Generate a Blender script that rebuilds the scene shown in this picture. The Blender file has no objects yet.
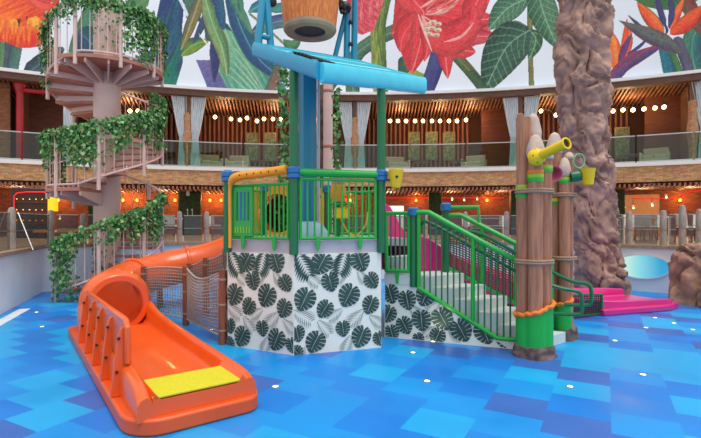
import bpy, bmesh, math, random
import numpy as np
from mathutils import Vector, Matrix, noise
random.seed(7)
rng = np.random.default_rng(7)
PI = math.pi
SC = bpy.context.scene
COL = SC.collection
# ------------------------------------------------------------------ measuring helpers
F, U0, V0, EYE = 467.0, 350.5, 222.0, 1.6          # 24 mm lens, eye height 1.6 m
BX, BY, BR = 0.3, -7.9, 28.9                       # centre and radius of the curved hotel front
def P(u, v, y): return Vector(((u-U0)/F*y, y, EYE-(v-V0)/F*y))
def FL(u, v):
    y = EYE*F/(v-V0); return Vector(((u-U0)/F*y, y, 0))
def ray_cyl(u, r, cx=BX, cy=BY):
    d = (u-U0)/F
    a = d*d+1; b = -2*(d*cx+cy); c = cx*cx+cy*cy-r*r
    return (-b+math.sqrt(b*b-4*a*c))/(2*a)
def cyl(u, v, r): return P(u, v, ray_cyl(u, r))
def ang(u, r=BR):
    p = cyl(u, 0, r); return math.atan2(p.x-BX, p.y-BY)     # 0 = straight ahead, + to the right
def pol(a, r, z=0): return Vector((BX+r*math.sin(a), BY+r*math.cos(a), z))

# ------------------------------------------------------------------ materials
def lin(c):
    return tuple(((x/255)/12.92 if x/255 <= 0.04045 else (((x/255)+0.055)/1.055)**2.4) for x in c)
_m = {}
def mat(name, rgb, rough=0.5, metal=0.0, var=0.08, scale=6.0, bump=0.0, bscale=30.0, rgb2=None, coat=0.0, stretch=None, spec=0.5):
    if name in _m: return _m[name]
    m = bpy.data.materials.new(name); m.use_nodes = True
    nt = m.node_tree; b = nt.nodes['Principled BSDF']
    c = lin(rgb)
    c2 = lin(rgb2) if rgb2 else tuple(x*(1-var*2) for x in c)
    tc = nt.nodes.new('ShaderNodeTexCoord'); mp = nt.nodes.new('ShaderNodeMapping')
    if stretch: mp.inputs['Scale'].default_value = stretch
    nt.links.new(tc.outputs['Object'], mp.inputs['Vector'])
    n = nt.nodes.new('ShaderNodeTexNoise'); n.inputs['Scale'].default_value = scale; n.inputs['Detail'].default_value = 4
    nt.links.new(mp.outputs['Vector'], n.inputs['Vector'])
    r = nt.nodes.new('ShaderNodeValToRGB')
    r.color_ramp.elements[0].position = 0.35; r.color_ramp.elements[1].position = 0.65
    r.color_ramp.elements[0].color = (*c2, 1); r.color_ramp.elements[1].color = (*c, 1)
    nt.links.new(n.outputs['Fac'], r.inputs['Fac']); nt.links.new(r.outputs['Color'], b.inputs['Base Color'])
    b.inputs['Roughness'].default_value = rough; b.inputs['Metallic'].default_value = metal
    b.inputs['Coat Weight'].default_value = coat; b.inputs['Specular IOR Level'].default_value = spec
    if bump:
        n2 = nt.nodes.new('ShaderNodeTexNoise'); n2.inputs['Scale'].default_value = bscale; n2.inputs['Detail'].default_value = 5
        nt.links.new(mp.outputs['Vector'], n2.inputs['Vector'])
        bp = nt.nodes.new('ShaderNodeBump'); bp.inputs['Strength'].default_value = bump; bp.inputs['Distance'].default_value = 0.02
        nt.links.new(n2.outputs['Fac'], bp.inputs['Height']); nt.links.new(bp.outputs['Normal'], b.inputs['Normal'])
    _m[name] = m; return m
def emit(name, rgb, s):
    m = bpy.data.materials.new(name); m.use_nodes = True
    nt = m.node_tree; b = nt.nodes['Principled BSDF']
    b.inputs['Base Color'].default_value = (*lin(rgb), 1)
    b.inputs['Emission Color'].default_value = (*lin(rgb), 1); b.inputs['Emission Strength'].default_value = s
    return m
def glass(name, tint, fac=0.12, rough=0.03, haze=0.0):
    m = bpy.data.materials.new(name); m.use_nodes = True
    nt = m.node_tree; nt.nodes.remove(nt.nodes['Principled BSDF'])
    o = nt.nodes['Material Output']
    t = nt.nodes.new('ShaderNodeBsdfTransparent'); t.inputs[0].default_value = (*lin(tint), 1)
    g = nt.nodes.new('ShaderNodeBsdfGlossy'); g.inputs['Roughness'].default_value = rough
    x = nt.nodes.new('ShaderNodeMixShader'); x.inputs[0].default_value = fac
    nt.links.new(t.outputs[0], x.inputs[1]); nt.links.new(g.outputs[0], x.inputs[2])
    if haze:
        d = nt.nodes.new('ShaderNodeBsdfDiffuse'); d.inputs[0].default_value = (*lin((200, 205, 205)), 1)
        x2 = nt.nodes.new('ShaderNodeMixShader'); x2.inputs[0].default_value = haze
        nt.links.new(x.outputs[0], x2.inputs[1]); nt.links.new(d.outputs[0], x2.inputs[2]); x = x2
    nt.links.new(x.outputs[0], o.inputs['Surface'])
    return m
def vcol(name, rough=0.6):
    m = bpy.data.materials.new(name); m.use_nodes = True
    nt = m.node_tree; b = nt.nodes['Principled BSDF']
    a = nt.nodes.new('ShaderNodeVertexColor'); a.layer_name = 'paint'
    nt.links.new(a.outputs['Color'], b.inputs['Base Color']); b.inputs['Roughness'].default_value = rough
    return m
def brick(name, c1, c2, mortar, scale, rough=0.85, bw=0.5, rh=0.25):
    # bricks laid by arc length round the curved front (x) and by height (y)
    m = bpy.data.materials.new(name); m.use_nodes = True
    nt = m.node_tree; b = nt.nodes['Principled BSDF']
    g = nt.nodes.new('ShaderNodeNewGeometry'); s = nt.nodes.new('ShaderNodeSeparateXYZ')
    nt.links.new(g.outputs['Position'], s.inputs[0])
    def M(op, a, b_=None):
        n = nt.nodes.new('ShaderNodeMath'); n.operation = op
        for i, x in enumerate((a, b_)):
            if x is None: continue
            if isinstance(x, (int, float)): n.inputs[i].default_value = x
            else: nt.links.new(x, n.inputs[i])
        return n.outputs[0]
    at = M('ARCTAN2', M('SUBTRACT', s.outputs['X'], BX), M('SUBTRACT', s.outputs['Y'], BY))
    cb = nt.nodes.new('ShaderNodeCombineXYZ')
    nt.links.new(M('MULTIPLY', at, BR), cb.inputs[0]); nt.links.new(s.outputs['Z'], cb.inputs[1])
    t = nt.nodes.new('ShaderNodeTexBrick'); nt.links.new(cb.outputs[0], t.inputs['Vector'])
    t.inputs['Color1'].default_value = (*lin(c1), 1); t.inputs['Color2'].default_value = (*lin(c2), 1)
    t.inputs['Mortar'].default_value = (*lin(mortar), 1); t.inputs['Scale'].default_value = scale
    t.inputs['Mortar Size'].default_value = 0.015; t.inputs['Brick Width'].default_value = bw; t.inputs['Row Height'].default_value = rh
    n = nt.nodes.new('ShaderNodeTexNoise'); n.inputs['Scale'].default_value = 9; nt.links.new(cb.outputs[0], n.inputs['Vector'])
    x = nt.nodes.new('ShaderNodeMix'); x.data_type = 'RGBA'; x.blend_type = 'OVERLAY'; x.inputs[0].default_value = 0.6
    nt.links.new(t.outputs['Color'], x.inputs[6]); nt.links.new(n.outputs['Color'], x.inputs[7])
    nt.links.new(x.outputs[2], b.inputs['Base Color']); b.inputs['Roughness'].default_value = rough
    return m

# ------------------------------------------------------------------ mesh builder
class MB:
    def __init__(s): s.v = []; s.f = []; s.mi = []; s.cur = 0
    def mat(s, i): s.cur = i; return s
    def add(s, vs, fs):
        o = len(s.v); s.v += [tuple(x) for x in vs]
        for f in fs: s.f.append(tuple(o+i for i in f)); s.mi.append(s.cur)
        return s
    def box(s, c, size, yaw=0.0, M=None):
        x, y, z = (k/2 for k in size)
        vs = [Vector(p) for p in ((-x,-y,-z),(x,-y,-z),(x,y,-z),(-x,y,-z),(-x,-y,z),(x,-y,z),(x,y,z),(-x,y,z))]
        R = M if M is not None else Matrix.Rotation(yaw, 3, 'Z')
        vs = [R@p+Vector(c) for p in vs]
        return s.add(vs, [(3,2,1,0),(4,5,6,7),(0,1,5,4),(1,2,6,5),(2,3,7,6),(3,0,4,7)])
    def beam(s, a, b, w, h, up=Vector((0,0,1))):
        a = Vector(a); b = Vector(b); d = (b-a); L = d.length; d.normalize()
        sx = d.cross(up)
        if sx.length < 1e-5: sx = Vector((1,0,0))
        sx.normalize(); uz = sx.cross(d)
        R = Matrix((sx, d, uz)).transposed()
        return s.box((a+b)/2, (w, L, h), M=R)
    def prism(s, poly, z0, z1):
        n = len(poly); vs = [(p[0], p[1], z0) for p in poly]+[(p[0], p[1], z1) for p in poly]
        fs = [tuple(range(n-1, -1, -1)), tuple(range(n, 2*n))]+[(i, (i+1) % n, n+(i+1) % n, n+i) for i in range(n)]
        return s.add(vs, fs)
    def slab(s, pts, n):
        # closed 3-D polygon extruded by vector n
        n = Vector(n); k = len(pts); vs = [Vector(p) for p in pts]+[Vector(p)+n for p in pts]
        return s.add(vs, [tuple(range(k-1, -1, -1)), tuple(range(k, 2*k))]+[(i, (i+1) % k, k+(i+1) % k, k+i) for i in range(k)])
    def tube(s, pts, r, seg=10, cap=True, closed=False):
        pts = [Vector(p) for p in pts]; n = len(pts)
        rr = r if isinstance(r, (list, tuple)) else [r]*n
        rings = []; pn = None
        for i, p in enumerate(pts):
            if closed: t = pts[(i+1) % n]-pts[i-1]
            else: t = pts[min(i+1, n-1)]-pts[max(i-1, 0)]
            t.normalize()
            if pn is None:
                q = Vector((0,0,1)) if abs(t.z) < 0.9 else Vector((1,0,0))
                pn = (q-t*q.dot(t)).normalized()
            else:
                pn = (pn-t*pn.dot(t))
                pn = pn.normalized() if pn.length > 1e-6 else Vector((1,0,0))
            b = t.cross(pn)
            rings.append([p+(pn*math.cos(2*PI*k/seg)+b*math.sin(2*PI*k/seg))*rr[i] for k in range(seg)])
        vs = [v for ring in rings for v in ring]; fs = []
        m = n if closed else n-1
        for i in range(m):
            j = (i+1) % n
            for k in range(seg):
                k2 = (k+1) % seg
                fs.append((i*seg+k, i*seg+k2, j*seg+k2, j*seg+k))
        if cap and not closed:
            fs.append(tuple(range(seg-1, -1, -1))); fs.append(tuple((n-1)*seg+k for k in range(seg)))
        return s.add(vs, fs)
    def lathe(s, prof, seg=24, c=(0,0,0), M=None):
        vs = []; fs = []; n = len(prof); R = M if M is not None else Matrix.Identity(3); c = Vector(c)
        for r, z in prof:
            for k in range(seg):
                a = 2*PI*k/seg; vs.append(R@Vector((r*math.cos(a), r*math.sin(a), z))+c)
        for i in range(n-1):
            for k in range(seg):
                k2 = (k+1) % seg; fs.append((i*seg+k, i*seg+k2, (i+1)*seg+k2, (i+1)*seg+k))
        if prof[0][0] > 1e-4: fs.append(tuple(range(seg-1, -1, -1)))
        if prof[-1][0] > 1e-4: fs.append(tuple((n-1)*seg+k for k in range(seg)))
        return s.add(vs, fs)
    def loft(s, rings, closed=True, cap=False):
        n = len(rings); k = len(rings[0]); vs = [p for r in rings for p in r]; fs = []
        for i in range(n-1):
            for j in range(k if closed else k-1):
                j2 = (j+1) % k; fs.append((i*k+j, i*k+j2, (i+1)*k+j2, (i+1)*k+j))
        if cap: fs += [tuple(range(k-1, -1, -1)), tuple((n-1)*k+j for j in range(k))]
        return s.add(vs, fs)
    def ball(s, c, r, seg=12, rings=8, sc=(1,1,1)):
        prof = [(r*math.sin(PI*i/rings)+1e-5, -r*math.cos(PI*i/rings)) for i in range(rings+1)]
        return s.lathe(prof, seg, c, Matrix.Diagonal(sc))
    def build(s, name, mats, parent=None, smooth=35, bevel=0, fix=True):
        me = bpy.data.meshes.new(name)
        off = WORLD.get(parent.name, Vector((0,0,0))) if parent is not None else Vector((0,0,0))
        vs = s.v if off.length == 0 else [(x-off.x, y-off.y, z-off.z) for x, y, z in s.v]
        me.from_pydata(vs, [], s.f); me.update()
        if fix:
            bm = bmesh.new(); bm.from_mesh(me); bmesh.ops.recalc_face_normals(bm, faces=bm.faces); bm.to_mesh(me); bm.free()
        mats = mats if isinstance(mats, (list, tuple)) else [mats]
        for m in mats: me.materials.append(m)
        if len(mats) > 1: me.polygons.foreach_set('material_index', s.mi)
        if smooth:
            me.polygons.foreach_set('use_smooth', [True]*len(me.polygons)); me.set_sharp_from_angle(angle=math.radians(smooth))
        o = bpy.data.objects.new(name, me); COL.objects.link(o)
        if parent is not None: o.parent = parent; WORLD[o.name] = off
        if bevel:
            b = o.modifiers.new('bevel', 'BEVEL'); b.width = bevel; b.segments = 2; b.limit_method = 'ANGLE'; b.angle_limit = 0.6
        return o
WORLD = {}
def tag(o, label, cat, group=None, kind=None):
    o['label'] = label; o['category'] = cat
    if group: o['group'] = group
    if kind: o['kind'] = kind
    return o
def thing(name, label, cat, loc=(0,0,0), group=None):
    o = bpy.data.objects.new(name, None); COL.objects.link(o); o.location = loc; o.empty_display_size = 0.1
    WORLD[o.name] = Vector(loc); return tag(o, label, cat, group)
def struct(name, mb, m, **k):
    o = mb.build(name, m, **k); o['kind'] = 'structure'; return o
def dup(root, loc, rz=0, scale=None, label=None):
    def cp(o, par):
        c = o.copy(); COL.objects.link(c)
        if par is not None: c.parent = par
        for ch in o.children: cp(ch, c)
        return c
    r = cp(root, None); r.location = loc; r.rotation_euler = (0,0,rz)
    if scale: r.scale = scale
    if label: r['label'] = label
    return r
class Kind:
    """one model of a kind, built at the origin and copied for every further instance"""
    def __init__(s, proto): s.p = proto; s.used = False
    def put(s, loc, rz=0, label=None, scale=None):
        if not s.used:
            s.used = True; o = s.p; o.location = loc; o.rotation_euler = (0,0,rz)
            if scale: o.scale = scale
            if label: o['label'] = label
            return o
        o = dup(s.p, loc, rz, scale, label)
        if not scale: o.scale = (1,1,1)
        return o
ORD = 'first second third fourth fifth sixth seventh eighth ninth tenth eleventh twelfth thirteenth fourteenth'.split()
def lerp(a, b, t): return a+(b-a)*t
def smoothpath(pts, n=8):
    pts = [Vector(p) for p in pts]; out = []
    for i in range(len(pts)-1):
        p0 = pts[max(i-1, 0)]; p1 = pts[i]; p2 = pts[i+1]; p3 = pts[min(i+2, len(pts)-1)]
        for k in range(n):
            t = k/n
            out.append(0.5*((2*p1)+(p2-p0)*t+(2*p0-5*p1+4*p2-p3)*t*t+(3*p1-p0-3*p2+p3)*t**3))
    out.append(pts[-1]); return out

# ------------------------------------------------------------------ palette
GREEN = mat('bright_green_paint', (26, 172, 62), 0.35, var=0.04)
DGREEN = mat('dark_green_paint', (14, 112, 66), 0.35, var=0.05)
BLUECAP = mat('blue_plastic', (30, 108, 168), 0.35, var=0.05)
TEAL = mat('teal_blue_paint', (8, 130, 162), 0.3, var=0.05, scale=2)
LTEAL = mat('light_blue_paint', (176, 226, 236), 0.3, var=0.05, scale=2)
ORANGE = mat('orange_fibreglass', (238, 96, 30), 0.3, var=0.05, scale=2, coat=0.2)
YORANGE = mat('yellow_orange_plastic', (246, 160, 30), 0.35, var=0.05)
YELLOW = mat('yellow_plastic', (245, 205, 20), 0.35, var=0.04)
PADY = mat('yellow_green_pad', (214, 204, 30), 0.7, var=0.06, scale=40, bump=0.2, bscale=120)
PINK = mat('magenta_fibreglass', (214, 36, 128), 0.28, var=0.05, scale=2, coat=0.2)
LPINK = mat('pink_plastic', (226, 120, 150), 0.4)
WOOD = mat('brown_log', (186, 128, 98), 0.65, rgb2=(152, 100, 76), scale=5, stretch=(6,6,0.5), bump=0.25, bscale=20)
TIP = mat('pale_carved_tip', (206, 184, 170), 0.6, var=0.12, scale=8)
ROPE = mat('tan_rope', (176, 142, 118), 0.9, var=0.15, scale=60)
ORBAND = mat('orange_band', (240, 130, 40), 0.6)
LIME = mat('lime_band', (150, 200, 40), 0.5)
NETM = mat('beige_cord', (178, 160, 150), 0.9, var=0.1, scale=40)
POSTW = mat('reddish_wood_post', (150, 88, 62), 0.7, rgb2=(118, 66, 46), scale=6, stretch=(5,5,0.6))
WHITEP = mat('white_print_ground', (236, 238, 226), 0.55, var=0.03, scale=2)
LEAFP = mat('print_leaf_green', (38, 70, 64), 0.55, rgb2=(58, 92, 82), scale=10)
LEAFG = mat('print_leaf_grey', (146, 160, 152), 0.55, var=0.1, scale=14)
STEPC = mat('pale_grey_step', (206, 214, 210), 0.7, var=0.05, scale=3, bump=0.05)
DECKC = mat('grey_lilac_deck', (184, 180, 190), 0.6, var=0.05)
MAUVE = mat('mauve_steel_paint', (226, 194, 184), 0.5, var=0.06, scale=2)
MAUVED = mat('mauve_tread', (184, 122, 102), 0.55, var=0.1, scale=3)
ROCK = mat('brown_rock', (150, 118, 106), 0.75, rgb2=(92, 70, 66), scale=3, bump=0.6, bscale=9)
ROCKD = mat('dark_foot_rock', (128, 106, 98), 0.7, rgb2=(66, 54, 54), scale=9, bump=0.6, bscale=18)
BOULD = mat('boulder_rock', (186, 142, 116), 0.75, rgb2=(126, 96, 82), scale=4, bump=0.6, bscale=10)
WHITEW = mat('white_pool_wall', (246, 244, 240), 0.5, rgb2=(232, 232, 234), scale=1.2)
COPING = mat('tan_stone_coping', (184, 152, 126), 0.85, rgb2=(150, 120, 98), scale=30, bump=0.3)
WHITEL = mat('white_ledge', (225, 228, 232), 0.5, var=0.03)
BROWN = mat('dark_brown_wood', (104, 72, 58), 0.6, var=0.12, scale=4)
SLAT = mat('warm_wood_slat', (150, 84, 56), 0.6, rgb2=(116, 62, 42), scale=3, stretch=(4,4,0.5))
SLATB = mat('dark_slat_backing', (66, 32, 24), 0.8)
CEILW = mat('ceiling_slat_wood', (150, 100, 78), 0.6, var=0.12, scale=3)
PARTW = mat('partition_wood', (118, 62, 38), 0.6, rgb2=(88, 44, 28), scale=2, stretch=(1,1,14))
CURT = mat('grey_blue_curtain', (228, 234, 240), 0.85, rgb2=(196, 208, 216), scale=18, stretch=(1,1,0.2))
PALEPOST = mat('weathered_pale_wood', (178, 166, 154), 0.85, rgb2=(146, 136, 128), scale=10, stretch=(3,3,0.6))
STEEL = mat('brushed_steel', (190, 190, 190), 0.35, metal=0.9, var=0.03)
DARK = mat('near_black', (22, 22, 26), 0.5)
BEIGE = mat('beige_upholstery', (196, 180, 156), 0.9, var=0.06, scale=20)
WHITEF = mat('white_furniture', (215, 212, 206), 0.6)
HEDGE = mat('green_wall_planting', (52, 74, 40), 0.9, rgb2=(26, 42, 24), scale=14, bump=0.8, bscale=30)
IV = [mat('ivy_dark', (40, 108, 50), 0.55), mat('ivy_mid', (78, 148, 70), 0.55), mat('ivy_pale', (146, 190, 124), 0.55), mat('ivy_olive', (128, 132, 62), 0.55)]
BULB = emit('warm_bulb_glow', (255, 196, 104), 18)
SPOTE = emit('white_spot_glow', (255, 240, 215), 2.5)
LAMPE = emit('amber_lamp_glow', (255, 140, 30), 9)
REDNEON = emit('red_neon_glow', (205, 16, 30), 1.0)
GLASS = glass('clear_glass', (222, 238, 232), 0.035)
NETGLASS = glass('fine_mesh_screen', (205, 208, 205), 0.02, 0.3, haze=0.10)

# =================================================================== SETTING
# ---- pool floor: soft blue surfacing tiles in staggered diagonal rows
def floor_mat():
    m = bpy.data.materials.new('blue_splash_floor'); m.use_nodes = True
    nt = m.node_tree; b = nt.nodes['Principled BSDF']; L = nt.links.new
    g = nt.nodes.new('ShaderNodeNewGeometry'); s = nt.nodes.new('ShaderNodeSeparateXYZ'); L(g.outputs['Position'], s.inputs[0])
    def M(op, a, c=None):
        n = nt.nodes.new('ShaderNodeMath'); n.operation = op
        for i, x in enumerate((a, c)):
            if x is None: continue
            if isinstance(x, (int, float)): n.inputs[i].default_value = x
            else: L(x, n.inputs[i])
        return n.outputs[0]
    X = M('SUBTRACT', s.outputs['X'], -0.552); Y = M('SUBTRACT', s.outputs['Y'], 4.914)
    a = M('ADD', M('MULTIPLY', X, 0.878), M('MULTIPLY', Y, -0.479))
    c = M('ADD', M('MULTIPLY', X, -0.479), M('MULTIPLY', Y, -0.878))
    i = M('FLOOR', M('DIVIDE', a, 0.48))
    j = M('FLOOR', M('DIVIDE', M('SUBTRACT', c, M('MULTIPLY', i, 0.23)), 0.46))
    cv = nt.nodes.new('ShaderNodeCombineXYZ'); L(M('MULTIPLY', i, 0.16), cv.inputs[0]); L(M('MULTIPLY', j, 0.52), cv.inputs[1])
    n1 = nt.nodes.new('ShaderNodeTexNoise'); n1.inputs['Scale'].default_value = 1.0; n1.inputs['Detail'].default_value = 1; L(cv.outputs[0], n1.inputs['Vector'])
    cw = nt.nodes.new('ShaderNodeCombineXYZ'); L(i, cw.inputs[0]); L(j, cw.inputs[1])
    w = nt.nodes.new('ShaderNodeTexWhiteNoise'); w.noise_dimensions = '2D'; L(cw.outputs[0], w.inputs['Vector'])
    h = M('ADD', n1.outputs['Fac'], M('MULTIPLY', M('SUBTRACT', w.outputs['Value'], 0.5), 0.06))
    r = nt.nodes.new('ShaderNodeValToRGB'); r.color_ramp.interpolation = 'CONSTANT'
    e = r.color_ramp.elements
    cols = [(0.0, (50, 102, 184)), (0.385, (4, 120, 212)), (0.455, (8, 140, 220)), (0.52, (18, 160, 224)), (0.60, (14, 126, 214))]
    e[0].position, e[0].color = cols[0][0], (*lin(cols[0][1]), 1)
    e[1].position, e[1].color = cols[1][0], (*lin(cols[1][1]), 1)
    for p, k in cols[2:]:
        q = e.new(p); q.color = (*lin(k), 1)
    L(h, r.inputs['Fac'])
    n2 = nt.nodes.new('ShaderNodeTexNoise'); n2.inputs['Scale'].default_value = 1.3; n2.inputs['Detail'].default_value = 6; L(g.outputs['Position'], n2.inputs['Vector'])
    mx = nt.nodes.new('ShaderNodeMix'); mx.data_type = 'RGBA'; mx.blend_type = 'SOFT_LIGHT'; mx.inputs[0].default_value = 0.35
    L(r.outputs['Color'], mx.inputs[6]); L(n2.outputs['Fac'], mx.inputs[7]); L(mx.outputs[2], b.inputs['Base Color'])
    rr = nt.nodes.new('ShaderNodeMapRange'); rr.inputs[1].default_value = 0.35; rr.inputs[2].default_value = 0.65; rr.inputs[3].default_value = 0.28; rr.inputs[4].default_value = 0.5
    L(n2.outputs['Fac'], rr.inputs[0]); L(rr.outputs[0], b.inputs['Roughness'])
    n3 = nt.nodes.new('ShaderNodeTexNoise'); n3.inputs['Scale'].default_value = 140; L(g.outputs['Position'], n3.inputs['Vector'])
    bp = nt.nodes.new('ShaderNodeBump'); bp.inputs['Strength'].default_value = 0.08; L(n3.outputs['Fac'], bp.inputs['Height']); L(bp.outputs[0], b.inputs['Normal'])
    return m
f = MB(); f.box((0, 5, -0.1), (26, 20, 0.2)); struct('floor', f, floor_mat(), smooth=0)

# ---- pool edge walls
PCX, PCY, PR = -0.1, 2.4, 10.8
WL0 = Vector((-4.6, 4.29, 0)); WLC = Vector((-7.04, 10.67, 0))      # straight wall on the left, its far corner
def pool_pt(u):
    """point on the face of the pool edge seen in column u"""
    if u < 42:
        d = (u-U0)/F; e = WLC-WL0       # (WL0+e t).x = d (WL0+e t).y
        t = (d*WL0.y-WL0.x)/(e.x-d*e.y); return WL0+e*t
    y = ray_cyl(u, PR, PCX, PCY); return Vector(((u-U0)/F*y, y, 0))
inner = [WL0.copy()]+[WL0.lerp(WLC, t) for t in (0.33, 0.66)]+[WLC.copy()]
a0 = math.atan2(WLC.x-PCX, WLC.y-PCY); 
for k in range(1, 41):
    a = lerp(a0, 1.25, k/40); inner.append(Vector((PCX+PR*math.sin(a), PCY+PR*math.cos(a), 0)))
def offs(line, d):
    out = []
    for i, p in enumerate(line):
        t = (line[min(i+1, len(line)-1)]-line[max(i-1, 0)]).normalized()
        out.append(p+Vector((-t.y, t.x, 0))*d)
    return out
def wallstrip(line, d0, d1, z0, z1):
    A = offs(line, d0); B = offs(line, d1); rings = []
    for p, q in zip(A, B):
        rings.append([(p.x,p.y,z0),(p.x,p.y,z1),(q.x,q.y,z1),(q.x,q.y,z0)])
    return MB().loft(rings, True, True)
struct('wall_left', wallstrip(inner[:4], 0, 0.3, 0, 1.0), WHITEW)
struct('wall_right', wallstrip(inner[3:], 0, 0.3, 0, 1.0), WHITEW)
struct('trim_1', wallstrip(inner, -0.05, 0.42, 1.0, 1.07), COPING)
# ---- lower terrace floor between the pool edge and the hotel
n = len(inner); mb = MB(); rows = []
I2 = offs(inner, 0.35)
for i, p in enumerate(I2):
    a = lerp(-0.95, 0.95, i/(n-1)); q = pol(a, BR+3.6)
    rows.append([(p.x,p.y,0.85),(p.x,p.y,1.0),(q.x,q.y,1.0),(q.x,q.y,0.85)])
TERR = mat('terrace_floor_tile', (170, 132, 104), 0.5, var=0.1, scale=2)
struct('floor_terrace', mb.loft(rows, True, True), TERR)

# ---- the curved hotel front
AL, AR = -0.62, 0.62
def arc_slab(a0, a1, r0, r1, z0, z1, n=64, mb=None):
    rings = []
    for k in range(n+1):
        a = lerp(a0, a1, k/n); p = pol(a, r0); q = pol(a, r1)
        rings.append([(p.x,p.y,z0),(p.x,p.y,z1),(q.x,q.y,z1),(q.x,q.y,z0)])
    return (mb or MB()).loft(rings, True, True)
BRICKB = brick('thin_stone_brick', (206, 164, 122), (168, 128, 92), (124, 94, 70), 4.0, bw=0.9, rh=0.22)
BRICKL = brick('lower_red_brick', (150, 84, 58), (116, 62, 42), (70, 42, 32), 5.0, bw=0.9, rh=0.26)
BRICKU = brick('upper_tan_brick', (160, 104, 68), (128, 82, 54), (90, 60, 44), 5.0, bw=0.9, rh=0.26)
ZS, ZC = 3.98, 7.1                     # terrace slab, terrace ceiling
struct('wall_mural', arc_slab(AL, AR, BR+0.12, BR+0.5, 7.42, 13.0), WHITEL)
struct('trim_2', arc_slab(AL, AR, BR-0.12, BR+0.5, 7.30, 7.42), WHITEL)
struct('trim_3', arc_slab(AL, AR, BR-0.02, BR+0.4, 7.06, 7.30), BROWN)
def radial_slats(mb, r0, r1, z0, z1, w, step):
    k = int((AR-AL)*BR/step)
    for i in range(k):
        a = AL+(i+0.5)*step/BR; m = pol(a, (r0+r1)/2, (z0+z1)/2)
        mb.box(m, (w, r1-r0, z1-z0), yaw=-a)
mb = arc_slab(AL, AR, BR+0.4, BR+4.4, 7.24, 7.42); mb.mat(1); radial_slats(mb, BR+0.42, BR+4.0, 7.08, 7.24, 0.06, 0.15)
struct('ceiling_terrace', mb, [SLATB, CEILW])
mb = arc_slab(AL, AR, BR+0.0, BR+4.4, 3.2, 3.83)
struct('floor_balcony', mb, BRICKB)
struct('trim_4', arc_slab(AL, AR, BR-0.06, BR+4.4, 3.83, ZS), WHITEL)
mb = arc_slab(AL, AR, BR+0.1, BR+3.9, 3.13, 3.2); mb.mat(1); radial_slats(mb, BR+0.0, BR+3.5, 3.0, 3.13, 0.07, 0.17)
struct('ceiling_lower', mb, [SLATB, CEILW])
struct('wall_lower', arc_slab(AL, AR, BR+3.5, BR+3.9, 1.0, 3.14), BRICKL)
COLU = [17, 187, 355, 521, 694]
COLA = [ang(u) for u in COLU]
bays = [(AL, COLA[0])]+list(zip(COLA[:-1], COLA[1:]))+[(COLA[-1], AR)]
# slatted rear wall of the upper terrace, boarded or bricked beside the columns
mb = arc_slab(AL, AR, BR+4.05, BR+4.4, ZS, 7.25); mb.mat(1)
for bi, (x0, x1) in enumerate(bays):
    lo, hi = (x0, lerp(x0, x1, 0.74)) if bi in (2, 3, 4) else (lerp(x0, x1, 0.3), x1)
    if bi in (0, 5): continue
    k = int((hi-lo)*BR/0.2)
    for i in range(k):
        a = lo+(i+0.5)*(hi-lo)/k; mb.box(pol(a, BR+3.98, (ZS+7.1)/2), (0.085, 0.12, 7.1-ZS), yaw=-a)
struct('wall_terrace', mb, [SLATB, SLAT])
mb = MB()
for bi, (x0, x1) in enumerate(bays):
    if bi in (2, 3, 4): arc_slab(lerp(x0, x1, 0.80), x1, BR+2.4, BR+2.6, ZS, 7.1, 6, mb)
    elif bi == 1: arc_slab(lerp(x0, x1, 0.0), lerp(x0, x1, 0.28), BR+2.4, BR+2.6, ZS, 7.1, 6, mb)
struct('wall_boarded', mb, PARTW)
struct('wall_bricked', arc_slab(AL, COLA[0]-0.012, BR+0.9, BR+1.2, ZS, 7.1, 10), BRICKU)
mb = MB()
for i, a in enumerate(COLA):
    m = pol(a, BR+2.3, (ZS+7.1)/2); mb = MB().box(m, (0.12, 3.2, 7.1-ZS), yaw=-a)
    struct('wall_partition', mb, BROWN)

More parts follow.
